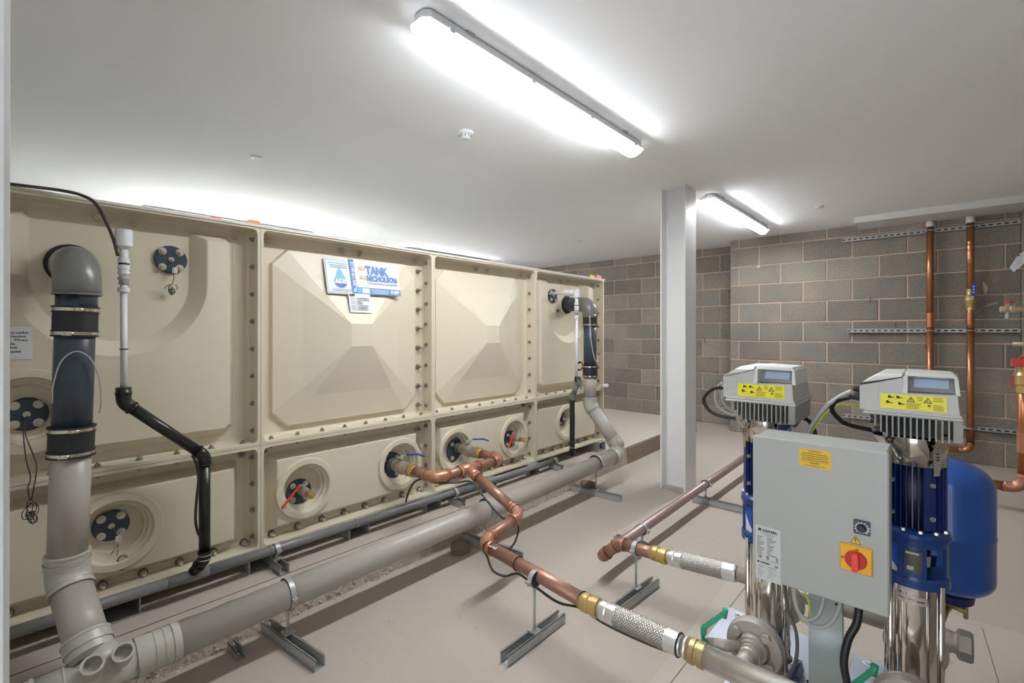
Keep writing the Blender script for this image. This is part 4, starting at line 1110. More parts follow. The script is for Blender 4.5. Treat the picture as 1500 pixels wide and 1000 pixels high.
# ================================================================== BOOSTER SET
PX = 1.78
PY1, PY2 = .425, .055
def make_pump(y, label):
    x = PX; t = thing('booster_pump', label, 'pump', (x, y, .062), 'booster pumps')
    # foot and base casting
    b = MB(); b.box((x - .12, y - .085, .062), (x + .12, y + .085, .078), bev=.006)
    for sy in (-1, 1):
        b.hull([(x - .115, y + sy * .085, .070), (x + .115, y + sy * .085, .070), (x - .115, y + sy * .055, .070), (x + .115, y + sy * .055, .070), (x - .105, y + sy * .080, .108), (x + .105, y + sy * .080, .108), (x - .105, y + sy * .060, .108), (x + .105, y + sy * .060, .108)])
    b.build('foot', M_blue, t)
    b = MB(); b.lathe((x, y, .078), (0, 0, 1), [(0, .062), (.05, .058), (.07, .056), (.105, .058), (.118, .066), (.132, .066), (.132, .054)], 32)
    b.build('base_casting', M_cast, t)
    b = MB(); b.cyl((x + .02, y, .25), (x - .155, y, .25), .036, 24)
    b.lathe((x - .155, y, .25), (1, 0, 0), [(0, .050), (0, .079), (.004, .082), (.016, .082), (.016, .050)], 40)
    b.lathe((x - .172, y, .25), (1, 0, 0), [(0, .040), (.002, .078), (.013, .081), (.0165, .081)], 40)
    b.build('suction_flange', M_cast, t)
    for k in range(4):
        a = pi / 4 + k * pi / 2 - .12
        p = V((x - .173, y + .060 * cos(a), .25 + .060 * sin(a))); b = MB(); b.hexp(p, (-1, 0, 0), .011, .0145); b.build('bolt', M_cast, t)
    b = MB(); b.lathe((x - .173, y, .25), (-1, 0, 0), [(0, .048), (.012, .040), (.012, .034), (.030, .034), (.030, .030), (.040, .030), (.040, .033), (.048, .033), (.048, .029), (.060, .027)], 24)
    b.build('threaded_stub', M_cast, t)
    b = MB(); b.cyl((x, y, .25), (x + .20, y, .262), .030, 20); b.lathe((x + .155, y, .2585), (1, 0, 0), [(0, .04), (0, .078), (.016, .078), (.016, .04)], 32); b.build('discharge_flange', M_cast, t)
    # barrel with tie rods
    b = MB(); b.lathe((x, y, .205), (0, 0, 1), [(0, .0585), (.006, .0600), (.010, .0585), (.010, .0525), (.322, .0525), (.322, .0585), (.332, .0585)], 40); b.build('barrel', M_chrome, t)
    for k in range(4):
        a = pi / 4 + k * pi / 2 + .12
        p = V((x + .0745 * cos(a), y + .0745 * sin(a), 0))
        b = MB(); b.cyl(p + V((0, 0, .110)), p + V((0, 0, .545)), .0085, 14); b.hexp(p + V((0, 0, .118)), (0, 0, 1), .014, .015); b.build('tie_rod', M_chrome, t)
    # lantern
    b = MB(); r0 = .0755
    b.lathe((x, y, .532), (0, 0, 1), [(0, .052), (0, r0 + .004), (.022, r0 + .004), (.030, r0), (.030, .052)], 40)
    b.lathe((x, y, .643), (0, 0, 1), [(0, .05), (0, r0), (.014, r0 + .001), (.014, r0 + .004), (.024, r0 + .006), (.024, .05)], 40)
    def wall(a0, a1):
        n = 8; vs = []; fs = []
        for i in range(n + 1):
            a = a0 + (a1 - a0) * i / n
            for rr_ in (r0 - .007, r0):
                for z in (.556, .648): vs.append((x + rr_ * cos(a), y + rr_ * sin(a), z))
        for i in range(n):
            o_ = 4 * i; fs += [(o_ + 2, o_ + 6, o_ + 7, o_ + 3), (o_, o_ + 1, o_ + 5, o_ + 4), (o_ + 1, o_ + 3, o_ + 7, o_ + 5), (o_, o_ + 4, o_ + 6, o_ + 2)]
        fs += [(0, 2, 3, 1), (4 * n, 4 * n + 1, 4 * n + 3, 4 * n + 2)]
        b.add(vs, fs)
    for k in range(4): wall(pi + k * pi / 2 - .42, pi + k * pi / 2 + .42)
    b.build('motor_lantern', M_blue, t)
    b = MB(); b.cyl((x, y, .55), (x, y, .655), .040, 24); b.lathe((x, y, .585), (0, 0, 1), [(0, .04), (0, .05), (.03, .052), (.03, .04)], 24); b.build('coupling_guard', M_chrome, t)
    ax = V((-cos(.0), 0, 0))
    b = MB(); n = 6; vs = []; fs = []
    for i in range(n + 1):
        a = pi - .24 + .48 * i / n + .04
        for z in (.574, .634): vs.append((x + (r0 + .0015) * cos(a), y + (r0 + .0015) * sin(a), z))
    for i in range(n): fs.append((2 * i, 2 * i + 2, 2 * i + 3, 2 * i + 1))
    b.add(vs, fs); pn = b.build('name_plate', mat('dark_plate', (.09, .085, .075), .35, .3), t)
    b = MB(); b.box((x - r0 - .0026, y - .015, .625), (x - r0 - .0008, y + .013, .630)); b.box((x - r0 - .0026, y - .004, .582), (x - r0 - .0008, y + .010, .592)); b.build('plate_print', M_zinc, pn)
    # barrel stickers
    def curved(nm, a0, a1, z0, z1, R_, m_, dz=0.0):
        q_ = MB(); vs = []
        for i in range(9):
            a = a0 + (a1 - a0) * i / 8
            for z in (z0, z1): vs.append((x + R_ * cos(a), y + R_ * sin(a), z))
        q_.add(vs, [(2 * i, 2 * i + 2, 2 * i + 3, 2 * i + 1) for i in range(8)]); return q_.build(nm, m_, t)
    gp = curved('guard_plate', pi - 1.17, pi - .40, .560, .646, r0 - .009, mat('guard_blue', (.02, .10, .50), .3))
    q_ = MB(); R9 = r0 - .0082; A9 = [pi - 1.12 + .70 * i / 8 for i in range(9)]; vs = []
    for i, a in enumerate(A9): vs += [(x + R9 * cos(a), y + R9 * sin(a), .562), (x + R9 * cos(a), y + R9 * sin(a), .566 + .055 * (1 - i / 8))]
    q_.add(vs, [(2 * i, 2 * i + 2, 2 * i + 3, 2 * i + 1) for i in range(8)]); q_.build('sail_mark', M_paper, t)
    curved('clear_label', pi - .75, pi + .62, .478, .500, .0529, mat('clear_label', (.66, .62, .56), .3, .5))
    curved('clear_label', pi - .55, pi + .25, .506, .524, .0529, MATS['clear_label'])
    curved('label_print', pi + .18, pi + .52, .487, .490, .0532, M_ink); curved('label_print', pi - .70, pi - .30, .488, .490, .0532, M_ink); curved('label_print', pi - .2, pi + .1, .490, .4915, .0532, M_ink)
    # motor
    b = MB(); b.lathe((x, y, .667), (0, 0, 1), [(0, .06), (0, .0795), (.010, .0795), (.018, .068), (.022, .060)], 40); b.build('motor_flange', M_blue, t)
    b = MB(); b.cyl((x, y, .685), (x, y, .868), .0560, 36); b.build('motor_core', mat('motor_gap_shade', (.004, .006, .02), .4), t); b = MB()  # core coloured almost black as the shade in the motor fin gaps
    for k in range(36):
        a = 2 * pi * k / 36 + .02
        if k % 9 == 3:
            a += .0
            b.hull([(x + rr_ * cos(a + e), y + rr_ * sin(a + e), z) for rr_ in (.05, .0715) for e in (-.16, 0, .16) for z in (.692, .866)]); continue
        if k % 9 in (2, 4): pass
        c_, s2 = cos(a), sin(a); th = .0014
        pts = [(x + rr_ * c_ - e * s2, y + rr_ * s2 + e * c_, z) for rr_ in (.054, .0725) for e in (-th, th) for z in (.692, .866)]
        b.hull(pts)
    b.build('motor', M_blued, t)
    for k in (-1, 1):
        for z in (.815, .725):
            a = pi + k * .62; p = V((x + .066 * cos(a), y + .066 * sin(a), z)); b = MB(); dd_ = V((cos(a), sin(a), 0))
            b.lathe(p, dd_, [(0, .006), (.010, .006), (.010, .0035), (.004, .0035)], 12, caps=False); b.build('fin_boss', M_steel, t)
    # small motor bolts
    for k in range(6):
        a = pi + (k - 2.5) * .5; b = MB(); b.hexp((x + .072 * cos(a), y + .072 * sin(a), .683), (0, 0, 1), .007, .006); b.build('bolt', M_steel, t)
    # fan cover in polished steel + clamp straps
    b = MB(); b.lathe((x, y, .862), (0, 0, 1), [(0, .0735), (.075, .0735), (.078, .070), (.078, .02)], 48); b.build('motor_collar', M_chrome, t)
    for (a, w_) in ((pi + .72, .021), (pi - .85, .019), (pi - 2.2, .019), (pi + 2.2, .019)):
        c_, s2 = cos(a), sin(a); b = MB(); nrm = V((c_, s2, 0)); tg = V((-s2, c_, 0)); P0 = V((x, y, 0))
        prof = [(.0750, .842, .007), (.0765, .870, .010), (.0780, .905, .013), (.0960, .935, w_), (.1010, .965, w_ * 1.1), (.1010, 1.000, w_ * 1.1)]
        vs = []; fs = []
        for rr_, z, ww in prof:
            for e in (-1, 1):
                for dr2 in (0, .0022): vs.append(P0 + nrm * (rr_ + dr2) + tg * e * ww + V((0, 0, z)))
        for i in range(len(prof) - 1):
            o_ = 4 * i; fs += [(o_ + 1, o_ + 3, o_ + 7, o_ + 5), (o_, o_ + 4, o_ + 6, o_ + 2), (o_, o_ + 1, o_ + 5, o_ + 4), (o_ + 2, o_ + 6, o_ + 7, o_ + 3)]
        fs += [(0, 2, 3, 1), (4 * len(prof) - 4, 4 * len(prof) - 3, 4 * len(prof) - 1, 4 * len(prof) - 2)]
        b.add(vs, fs); st = b.build('clamp_strap', M_chrome, t)
        for z in (.884, .892, .900, .955): MB().hull([P0 + nrm * (rr_) + tg * e * .0045 + V((0, 0, zz)) for rr_ in ((.0795 if z < .92 else .1025), (.0812 if z < .92 else .1045)) for e in (-1, 1) for zz in (z, z + .003)]).build('strap_slot', M_black, st)
    # variable speed drive
    xf, xr = x - .100, x + .150; ya, yc = y - .100, y + .100
    b = MB()
    b.hull([(xf + .034, ya + .004, .944), (xf + .034, yc - .045, .942), (xr - .03, ya + .004, .944), (xr - .03, yc - .045, .942), (xf + .034, ya + .002, .998), (xf + .034, yc - .004, .998), (xr, ya + .002, .998), (xr, yc - .004, .998)])
    b.build('heat_sink_core', mat('sink_gap_shade', (.035, .035, .033), .6), t); b = MB()  # core painted dark for the shade between the heat sink fins
    for k in range(13):
        yy = ya + .026 + .0125 * k
        zb = .942 if yy < yc - .045 else .942 + (yy - (yc - .045)) * 1.3
        b.box((xf - .008, yy - .0019, zb), (xf + .036, yy + .0019, .999))
    b.box((xf - .006, ya, .944), (xr - .02, ya + .018, .999))
    b.build('heat_sink', M_drived, t)
    b = MB(); b.box((xf - .004, ya - .002, .998), (xr + .004, yc + .004, 1.0055), bev=.003); b.box((xf - .001, ya + .001, 1.0055), (xr, yc + .001, 1.0135), bev=.002); b.build('drive_rim', M_drive, t)
    b = MB()   # cover body, then terminal box tail on the +y side, then display hood
    b.hull([(xf + .002, ya + .006, 1.0135), (xf + .002, yc - .001, 1.0135), (xr - .004, ya + .006, 1.0135), (xr - .004, yc - .001, 1.0135), (xf + .006, ya + .010, 1.064), (xf + .006, yc - .001, 1.062), (xr - .012, ya + .010, 1.064), (xr - .012, yc - .001, 1.062)])
    b.build('drive_cover', M_drive, t)
    b = MB(); b.hull([(X_, Y_, Z_) for X_ in (xf + .004, xr - .02) for (Y_, Z_) in ((y + .070, 1.010), (y + .112, 1.010), (y + .112, 1.077), (y + .070, 1.088))])
    b.hull([(X_, Y_, Z_) for X_ in (xf + .006, xr - .02) for (Y_, Z_) in ((y + .018, 1.059), (y + .100, 1.059), (y + .100, 1.080), (y + .018, 1.104))])
    b.build('terminal_box', M_drive, t)
    b = MB(); b.hull([(xf + .004, y + .112, 1.0775), (xr - .02, y + .112, 1.0775), (xf + .006, y + .020, 1.1045), (xr - .02, y + .020, 1.1045), (xf + .008, y + .110, 1.084), (xr - .03, y + .110, 1.084)])
    b.build('vent_gap', M_black, t)
    b = MB(); b.hull([(xf + .012, y + .108, 1.084), (xr - .03, y + .108, 1.084), (xf + .012, y + .078, 1.104), (xf + .03, y + .066, 1.113), (xr - .03, y + .066, 1.113), (xf + .008, y + .020, 1.106), (xf + .02, y + .020, 1.115), (xr - .03, y + .020, 1.115), (xr - .03, y + .02, 1.10)])
    b.build('drive_lid', M_drivel, t)
    # hood around the display
    b = MB()
    b.hull([(xf + .004, y + .008, 1.062), (xf + .004, y + .018, 1.062), (xf + .012, y + .008, 1.109), (xf + .012, y + .018, 1.107), (xr - .04, y + .008, 1.06), (xr - .04, y + .018, 1.06), (xr - .04, y + .008, 1.109), (xr - .04, y + .018, 1.109)])
    b.hull([(xf + .022, ya + .004, 1.062), (xf + .022, ya + .013, 1.062), (xf + .032, ya + .008, 1.106), (xf + .032, ya + .016, 1.114), (xr - .04, ya + .004, 1.06), (xr - .04, ya + .013, 1.06), (xr - .04, ya + .008, 1.104), (xr - .04, ya + .016, 1.114)])
    b.hull([(xf + .030, ya + .008, 1.106), (xf + .022, y + .014, 1.108), (xf + .032, ya + .016, 1.116), (xf + .030, y + .014, 1.119), (xr - .04, ya + .010, 1.104), (xr - .04, y + .014, 1.105), (xr - .04, ya + .02, 1.114), (xr - .04, y + .014, 1.117)])
    b.box((xf + .075, ya + .008, 1.06), (xr - .05, y + .012, 1.108))
    b.build('display_hood', M_drivel, t)
    # slanted display
    def onf(yy, s_, off=0.0):     # point on the slanted display plane
        return V((xf + .036 + .034 * s_ - off, yy, 1.066 + .040 * s_ + off * .6))
    b = MB(); b.hull([onf(yy, s_, o_) for yy in (y + .008, ya + .012) for s_ in (0, 1) for o_ in (0, -.02)]); b.build('display_bezel', mat('bezel_grey', (.36, .35, .33), .4), t)
    b = MB(); b.hull([onf(yy, s_, o_) for yy in (y - .004, ya + .026) for s_ in (.26, .80) for o_ in (0.0004, .0012)]); b.build('display_glass', M_screen, t)
    text(t, 'lettering', 'HYDROVAR', .0085, onf(y - .006, .86, .0012), (0, -1, 0), V((.034, 0, .040)), M_paper, .0004, .066)
    # yellow warning label on the front
    lx = xf + .0018
    def onl(yy, z, off=0.0): return V((lx + (z - 1.0135) * .08 - off, yy, z))
    b = MB(); b.hull([onl(yy, z, o_) for yy in (y + .066, y - .070) for z in (1.0185, 1.0585) for o_ in (0, .0009)]); yl = b.build('warning_label', M_yel, t)
    def tri(cy, cz, s_, m_, th=.16):
        q_ = MB(); o3 = [(cy - s_, cz - s_ * .7), (cy + s_, cz - s_ * .7), (cy, cz + s_)]; i3 = [(cy - s_ * (1 - th * 2.2), cz - s_ * .7 + s_ * th), (cy + s_ * (1 - th * 2.2), cz - s_ * .7 + s_ * th), (cy, cz + s_ * (1 - th * 2.2))]
        q_.add([onl(a, z, .0013) for a, z in o3 + i3], [(0, 1, 4, 3), (1, 2, 5, 4), (2, 0, 3, 5)]); q_.build('warning_triangle', m_, yl)
    tri(y + .001, 1.0455, .0088, M_ink); tri(y - .033, 1.0455, .0088, M_ink)
    text(yl, 'lettering', '!', .010, onl(y + .0022, 1.0415, .0013), (0, -1, 0), (0, 0, 1), M_ink, .0004)
    text(yl, 'lettering', 'z', .009, onl(y - .0310, 1.0425, .0013), (0, -1, 0), (.2, .25, 1), M_ink, .0002)
    b = MB()
    for (yy, z) in ((y + .046, 1.0505), (y + .028, 1.0505), (y + .050, 1.036), (y + .024, 1.0335)):
        b.hull([onl(yy + a, z + c_, .0013 + e) for (a, c_) in ((.003, .004), (-.003, .003), (.003, -.004), (-.003, -.003)) for e in (0, .0003)])
        b.hull([onl(yy + a, z + c_, .0013 + e) for (a, c_) in ((-.002, .001), (-.011, -.0012), (-.002, -.002), (-.011, -.0024)) for e in (0, .0003)])
    b.build('pictogram', M_ink, yl)
    b = MB(); rr = random.Random(5)
    for (c0, c1) in ((-.012, -.026), (-.044, -.066)):
        for k in range(3): b.hull([onl(y + a, 1.0535 - .0042 * k + z, .0013 + e) for a in (c0, c1 + rr.uniform(0, .004)) for z in (0, .0014) for e in (0, .0003)])
    for (c0, c1) in ((.010, -.020), (-.044, -.066)):
        for k in range(4): b.hull([onl(y + a, 1.0345 - .0040 * k + z, .0013 + e) for a in (c0, c1 + rr.uniform(0, .006)) for z in (0, .0014) for e in (0, .0003)])
    b.hull([onl(y + a, 1.033 + z, .0013 + e) for a in (-.033, -.039) for z in (-.003, .003) for e in (0, .0003)])
    b.build('small_print', M_inky, yl)
    # glands
    for (dx, z) in ((.03, 1.038), (.055, 1.060), (.09, 1.04)):
        b = MB(); b.lathe((xf + dx + .02, y + .111, z), (0, 1, -.08), [(0, .011), (.010, .011), (.010, .009), (.022, .0075), (.024, .005)], 10); b.build('cable_gland', M_black, t)
    return t
p1 = make_pump(PY1, 'blue booster pump farther from the camera, left of the grey control panel')
p2 = make_pump(PY2, 'blue booster pump nearest the camera, right of the grey control panel')

# base plates
for (y0, y1, lab) in ((.285, .66, 'pale blue steel base plate under the farther booster pump'), (-.12, .23, 'pale blue steel base plate under the nearest booster pump')):
    t = thing('base_plate', lab, 'base plate', (1.85, (y0 + y1) / 2, .022))
    b = MB(); b.box((1.82, y0, .050), (2.14, y1, .0615), bev=.003); b.box((1.63, y0 + .03, .050), (1.82, y1 - .13, .0615), bev=.003); b.box((1.63, y0 + .03, .0225), (1.64, y1 - .13, .052)); b.box((2.13, y0, .0225), (2.14, y1, .052)); b.build('plate', M_plate, t)
    for (x, y) in ((2.10, y1 - .045), (2.10, y0 + .04)):
        b = MB(); b.cyl((x, y, .0615), (x, y, .0635), .017, 18); b.hexp((x, y, .0635), (0, 0, 1), .006, .009); b.build('fixing', M_wpvc, t)
    b = MB(); b.cyl((2.06, y1 - .05, .0612), (2.06, y1 - .05, .0622), .006, 12); b.cyl((1.86, y0 + .035, .0612), (1.86, y0 + .035, .0622), .009, 12); b.build('hole', M_dark, t)

# headers
hd = thing('suction_header', 'polished stainless suction header in front of the pumps, fed by the front hose', 'pipe', (1.478, .2, .21))
b = MB(); b.lathe((1.478, .588, .2445), (0, -1, 0), [(0, .030), (.006, .030), (.006, .034), (.014, .034)], 24); b.build('steel_nipple', M_steel, hd)
union(hd, 1.478, .576, .2445, .055, .0345, M_brassm)
MB().cyl((1.478, .522, .2445), (1.478, -.20, .2445), .0345, 32).build('header_tube', M_steel, hd)
for y in (PY1, PY2):
    MB().cyl((1.500, y, .2465), (1.560, y, .25), .026, 20).build('branch', M_cast, hd)
# isolating valves with green levers
for (y, l) in ((.487, 'green lever isolating valve beside the farther pump suction flange'), (.117, 'green lever isolating valve beside the nearest pump suction flange')):
    t = thing('lever_valve', l, 'valve', (1.53, y, .25))
    b = MB(); b.cyl((1.565, y - .035, .262), (1.520, y + .045, .262), .0165, 20); b.build('valve_spindle', M_cast, t)
    b = MB(); b.cyl((1.518, y + .042, .262), (1.514, y + .062, .264), .0125, 16); b.lathe((1.514, y + .056, .280), (0, 0, 1), [(0, .006), (.02, .007)], 10)
    b.hull([(1.505 + a, y + .046 + c_, z) for (z, dd_) in ((.29, 0), (.315, 0)) for a in (0, .014) for c_ in (0, .014)])
    b.hull([(1.507, y + .048, .305), (1.519, y + .060, .305), (1.507, y + .060, .315), (1.519, y + .048, .318), (1.560, y + .004, .345), (1.572, y + .014, .345), (1.562, y + .014, .355), (1.572, y + .004, .355)])
    b.cyl((1.564, y + .010, .335), (1.568, y + .006, .362), .0085, 12)
    b.build('lever', M_green, t)
hr = thing('discharge_header', 'stainless discharge header behind the pumps ending in a hexagonal cap', 'pipe', (2.05, .3, .22))
MB().cyl((2.05, .596, .2565), (2.05, -.045, .2575), .030, 28).build('header_tube', M_cast, hr)
b = MB(); b.lathe((2.05, -.012, .2575), (0, -1, 0), [(0, .030), (.004, .034), (.016, .034), (.016, .031), (.024, .031), (.030, .036)], 24); b.build('thread_collar', M_cast, hr)
b = MB(); b.tube([(2.05, -.040, .2575), (2.05, -.046, .2575), (2.05, -.072, .2575), (2.05, -.078, .2575)], [.038, .045, .045, .040], 6, True, False); b.build('hex_cap', mat('cap_grey', (.34, .30, .26), .5, .4), hr)

# vessel
vx, vy = 2.21, -.020
vs_ = thing('expansion_vessel', 'royal blue expansion vessel standing behind the nearest pump', 'pressure vessel', (vx, vy, .33))
prof = [(0, .03)]
R_ = .1185; zb_, zt_ = .355, .800
pr = []
for i in range(11): a = pi / 2 * i / 10; pr.append((.065 * (1 - cos(a)), R_ * (.25 + .75 * sin(a)) if i else .03))
top = []
for i in range(11): a = pi / 2 * i / 10; top.append((zt_ - zb_ - .085 * (1 - sin(pi / 2 - a)) if False else (zt_ - zb_ - .085 + .085 * sin(a)), R_ * cos(a) if i < 10 else .002))
body = pr + [(.20, R_), (.203, R_ + .0016), (.207, R_ + .0016), (.210, R_)] + top
b = MB(); b.lathe((vx, vy, zb_), (0, 0, 1), body, 56, sharp=False); b.build('shell', M_vessel, vs_)
b = MB(); b.lathe((vx - .02, vy, .336), (0, 0, 1), [(0, .05), (.004, .066), (.03, .070), (.03, .03)], 32); b.build('bottom_ring', mat('vessel_dark', (.01, .02, .10), .4), vs_)
b = MB(); b.cyl((vx, vy, .2875), (vx, vy, .34), .012, 14); b.build('connection', M_brassm, vs_)
b = MB(); b.cyl((vx, vy, .306), (vx - .02, vy - .045, .306), .010, 12); b.cyl((vx - .02, vy - .045, .32), (vx - .02, vy - .045, .283), .0065, 10); b.cyl((vx, vy, .295), (2.055, vy + .02, .288), .010, 12); b.build('drain_cock', M_brassm, vs_)

# control panel on its post
pt = thing('panel_post', 'galvanised steel post carrying the control panel between the pumps', 'post', (1.66, .243, .02))
b = MB(); b.box((1.642, .203, .024), (1.645, .284, .80)); b.box((1.645, .203, .024), (1.680, .206, .80)); b.box((1.645, .281, .024), (1.680, .284, .80)); b.build('channel', M_zpost, pt)
b = MB(); b.box((1.60, .19, .0225), (1.70, .297, .0285)); b.build('foot_plate', M_zpost, pt)
for (y, z) in ((.216, .452), (.268, .470)):
    MB().cyl((1.6425, y, z), (1.6405, y, z), .0035, 10).build('hole', M_dark, pt)
cp = thing('control_panel', 'light grey steel control panel with red and yellow isolator, between the two pumps', 'control panel', (1.55, .24, .534))
X0 = 1.480
b = MB(); b.box((X0 + .016, .092, .537), (1.625, .389, .932), bev=.004); b.build('enclosure', M_panel, cp)
dpn = MB().box((X0, .089, .534), (X0 + .0165, .392, .9345), bev=.0035).build('door', M_panel, cp)
mat('panel_top', (.66, .67, .64), .4)
b = MB(); b.box((1.625, .10, .60), (1.642, .38, .64)); b.box((1.625, .10, .80), (1.642, .38, .84)); b.build('mounting_rail', M_zinc, cp)
def face(nm, ya, yb, za, zb, m_, par=dpn, t_=.0010, off=0.0): return MB().box((X0 - off - t_, min(ya, yb), za), (X0 - off, max(ya, yb), zb)).build(nm, m_, par)
yl = face('caution_label', .277, .206, .870, .918, M_amber)
text(dpn, 'lettering', 'CAUTION', .0062, (X0 - .0014, .242, .9105), (0, -1, 0), (0, 0, 1), M_inky, .0002, align='CENTER')
for k, w_ in enumerate((.056, .062, .058, .062)): face('small_print', .242 + w_ / 2, .242 - w_ / 2, .9045 - .0055 * k, .9065 - .0055 * k, M_inky, off=.0011, t_=.0004)
face('small_print', .273, .210, .8845, .8850, M_inky, off=.0011, t_=.0004)
text(dpn, 'lettering', 'DANGER', .005, (X0 - .0014, .242, .8795), (0, -1, 0), (0, 0, 1), M_inky, .0002, align='CENTER')
face('small_print', .265, .219, .8735, .8750, M_inky, off=.0011, t_=.0004)
ll = face('rating_label', .384, .321, .590, .683, M_plabel); l2 = face('rating_label', .384, .321, .533, .5885, M_plabel)
MB().cyl((X0 - .001, .3735, .6725), (X0 - .0016, .3735, .6725), .0042, 18).build('round_logo', M_ink, ll)
text(ll, 'lettering', 'LOWARA', .0098, (X0 - .0015, .3670, .6685), (0, -1, 0), (0, 0, 1), M_ink, .0004, .037)
rr = random.Random(9)
for k in range(3): face('small_print', .371 - .006 * k, .330 + .005 * k, .6645 - .0032 * k, .6652 - .0032 * k, M_inkg, off=.0011, t_=.0004)
for k in range(10):
    z = .6520 - .0052 * k
    face('small_print', .380, .380 - rr.uniform(.008, .020), z, z + .0013, M_ink, off=.0011, t_=.0004)
    face('small_print', .355, .355 - rr.uniform(.006, .026), z, z + .0013, M_ink, off=.0011, t_=.0004)
text(ll, 'lettering', 'CE', .0082, (X0 - .0015, .3780, .5945), (0, -1, 0), (0, 0, 1), M_ink, .0002)
text(ll, 'lettering', 'UK', .0050, (X0 - .0015, .3570, .5985), (0, -1, 0), (0, 0, 1), M_ink, .0002)
text(ll, 'lettering', 'CA', .0050, (X0 - .0015, .3570, .5940), (0, -1, 0), (0, 0, 1), M_ink, .0002)
face('bin_mark', .333, .328, .596, .602, M_inkg, off=.0011, t_=.0004); face('bin_mark', .3335, .3275, .5925, .5940, M_ink, off=.0011, t_=.0004)
MB().cyl((X0 - .001, .377, .5815), (X0 - .0016, .377, .5815), .0028, 14).build('round_logo', M_ink, l2)
text(l2, 'lettering', 'LOWARA', .0062, (X0 - .0015, .372, .5790), (0, -1, 0), (0, 0, 1), M_ink, .0003, .024)
text(l2, 'lettering', 'CE', .0070, (X0 - .0015, .3365, .5765), (0, -1, 0), (0, 0, 1), M_ink, .0002)
for k in range(6):
    z = .5715 - .0055 * k
    face('small_print', .378, .378 - rr.uniform(.008, .02), z, z + .001, M_inkg, off=.0011, t_=.0004); face('small_print', .352, .352 - rr.uniform(.008, .024), z, z + .001, M_inkg, off=.0011, t_=.0004)
# selector dial
kd = MB().box((X0 - .006, .1255, .724), (X0, .1585, .7585), bev=.001).build('selector_dial', M_navy, dpn)
b = MB(); b.torus((X0 - .0062, .142, .7405), (1, 0, 0), .0120, .0008, 28, 6); b.build('scale_ring', M_plabel, dpn)
for k in range(11):
    a = -.75 * pi + 1.5 * pi * k / 10; s_ = .0012 if k < 8 else .0019
    p = V((X0 - .0064, .142 - .0138 * sin(a), .7405 + .0138 * cos(a))); MB().box(p - V((.0003, s_, s_)), p + V((.0003, s_, s_))).build('scale_mark', M_paper, dpn)
MB().lathe((X0 - .006, .142, .7405), (-1, 0, 0), [(0, .0085), (.010, .0075), (.011, .006)], 20).build('knob', M_black, dpn)
# warning triangle
def tri2(s_, off, m_, nm, inner=False):
    q_ = MB(); cy, cz = .1545, .7045; q_.prism([(X0 - off, cy - s_, cz - s_ * .72), (X0 - off, cy + s_, cz - s_ * .72), (X0 - off, cy, cz + s_)], (0, 0, 0), (-.0005, 0, 0)); q_.build(nm, m_, dpn)
tri2(.0118, .0004, M_ink, 'triangle_border'); tri2(.0098, .0010, M_amber, 'warning_triangle')
b = MB(); 
for seg_ in (((.1570, .7115), (.1550, .7115), (.1525, .7050), (.1548, .7050)), ((.1548, .7062), (.1525, .7050), (.1560, .7040), (.1540, .7045)), ((.1562, .7048), (.1548, .7048), (.1535, .6975), (.1540, .6975))):
    b.hull([(X0 - .0016 - e, y, z) for (y, z) in seg_ for e in (0, .0003)])
b.build('lightning_mark', M_ink, dpn)
# isolator
iso = MB().hull([(X0 - x_, y, z) for (x_, k) in ((0, 0), (.006, 0), (.009, .0025)) for y in (.1205 + k, .1865 - k) for z in (.6265 + k, .692 - k)]).build('isolator_plate', M_iso, dpn)
MB().lathe((X0 - .009, .1535, .659), (-1, 0, 0), [(0, .0225), (.004, .0225), (.006, .0210), (.006, .012)], 32).build('isolator_disc', M_red, dpn)
b = MB(); b.hull([(X0 - .014 - e * .016, .1535 + a * (1 - e * .15), .659 + c_) for e in (0, 1) for (a, c_) in ((-.0075, .016), (.0075, .016), (-.005, .0205), (.005, .0205), (-.0075, -.019), (.0075, -.019), (-.005, -.0235), (.005, -.0235))]); b.build('isolator_handle', M_redl, dpn)
text(dpn, 'lettering', 'OFF', .0062, (X0 - .0095, .1835, .6560), (0, -1, 0), (0, 0, 1), M_ink, .0003, .0055)
text(dpn, 'lettering', 'ON', .0045, (X0 - .0095, .1550, .6835), (0, -1, 0), (0, 0, 1), M_ink, .0002)

# cables -------------------------------------------------------------
def cable(pts, r, m_, label, n=8):
    o_ = MB().tube(smooth_path(pts, n), r, 10).build('cable', m_); tag(o_, label, 'cable'); return o_
cable([(1.575, .155, .537), (1.56, .156, .50), (1.545, .160, .463), (1.53, .176, .422), (1.52, .184, .364), (1.52, .176, .31), (1.54, .170, .24)], .0095, M_black, 'thick black cable leaving the bottom of the control panel near the isolator')
cable([(1.60, .345, .537), (1.60, .338, .48), (1.60, .330, .415), (1.60, .308, .353), (1.60, .307, .282), (1.59, .325, .213), (1.57, .335, .16)], .0048, mat('mid_grey_cable', (.09, .09, .085), .45), 'thin dark grey cable hanging from the left of the control panel')
cable([(1.60, .318, .537), (1.60, .315, .472), (1.60, .306, .420), (1.60, .291, .390), (1.60, .278, .405), (1.60, .275, .446), (1.60, .285, .48), (1.60, .29, .537)], .0024, M_cabg, 'green and yellow earth wire looped under the control panel')
cable([(1.59, .228, .537), (1.595, .240, .478), (1.585, .250, .435), (1.58, .275, .412), (1.58, .30, .430), (1.59, .312, .48), (1.60, .318, .537)], .0058, M_cabw, 'light grey cable looped under the control panel, inner loop')
cable([(1.59, .195, .537), (1.58, .202, .475), (1.575, .222, .425), (1.575, .256, .402), (1.58, .295, .412)], .0055, M_cabw, 'light grey cable looped under the control panel, outer loop')
y1_, y2_ = PY1, PY2
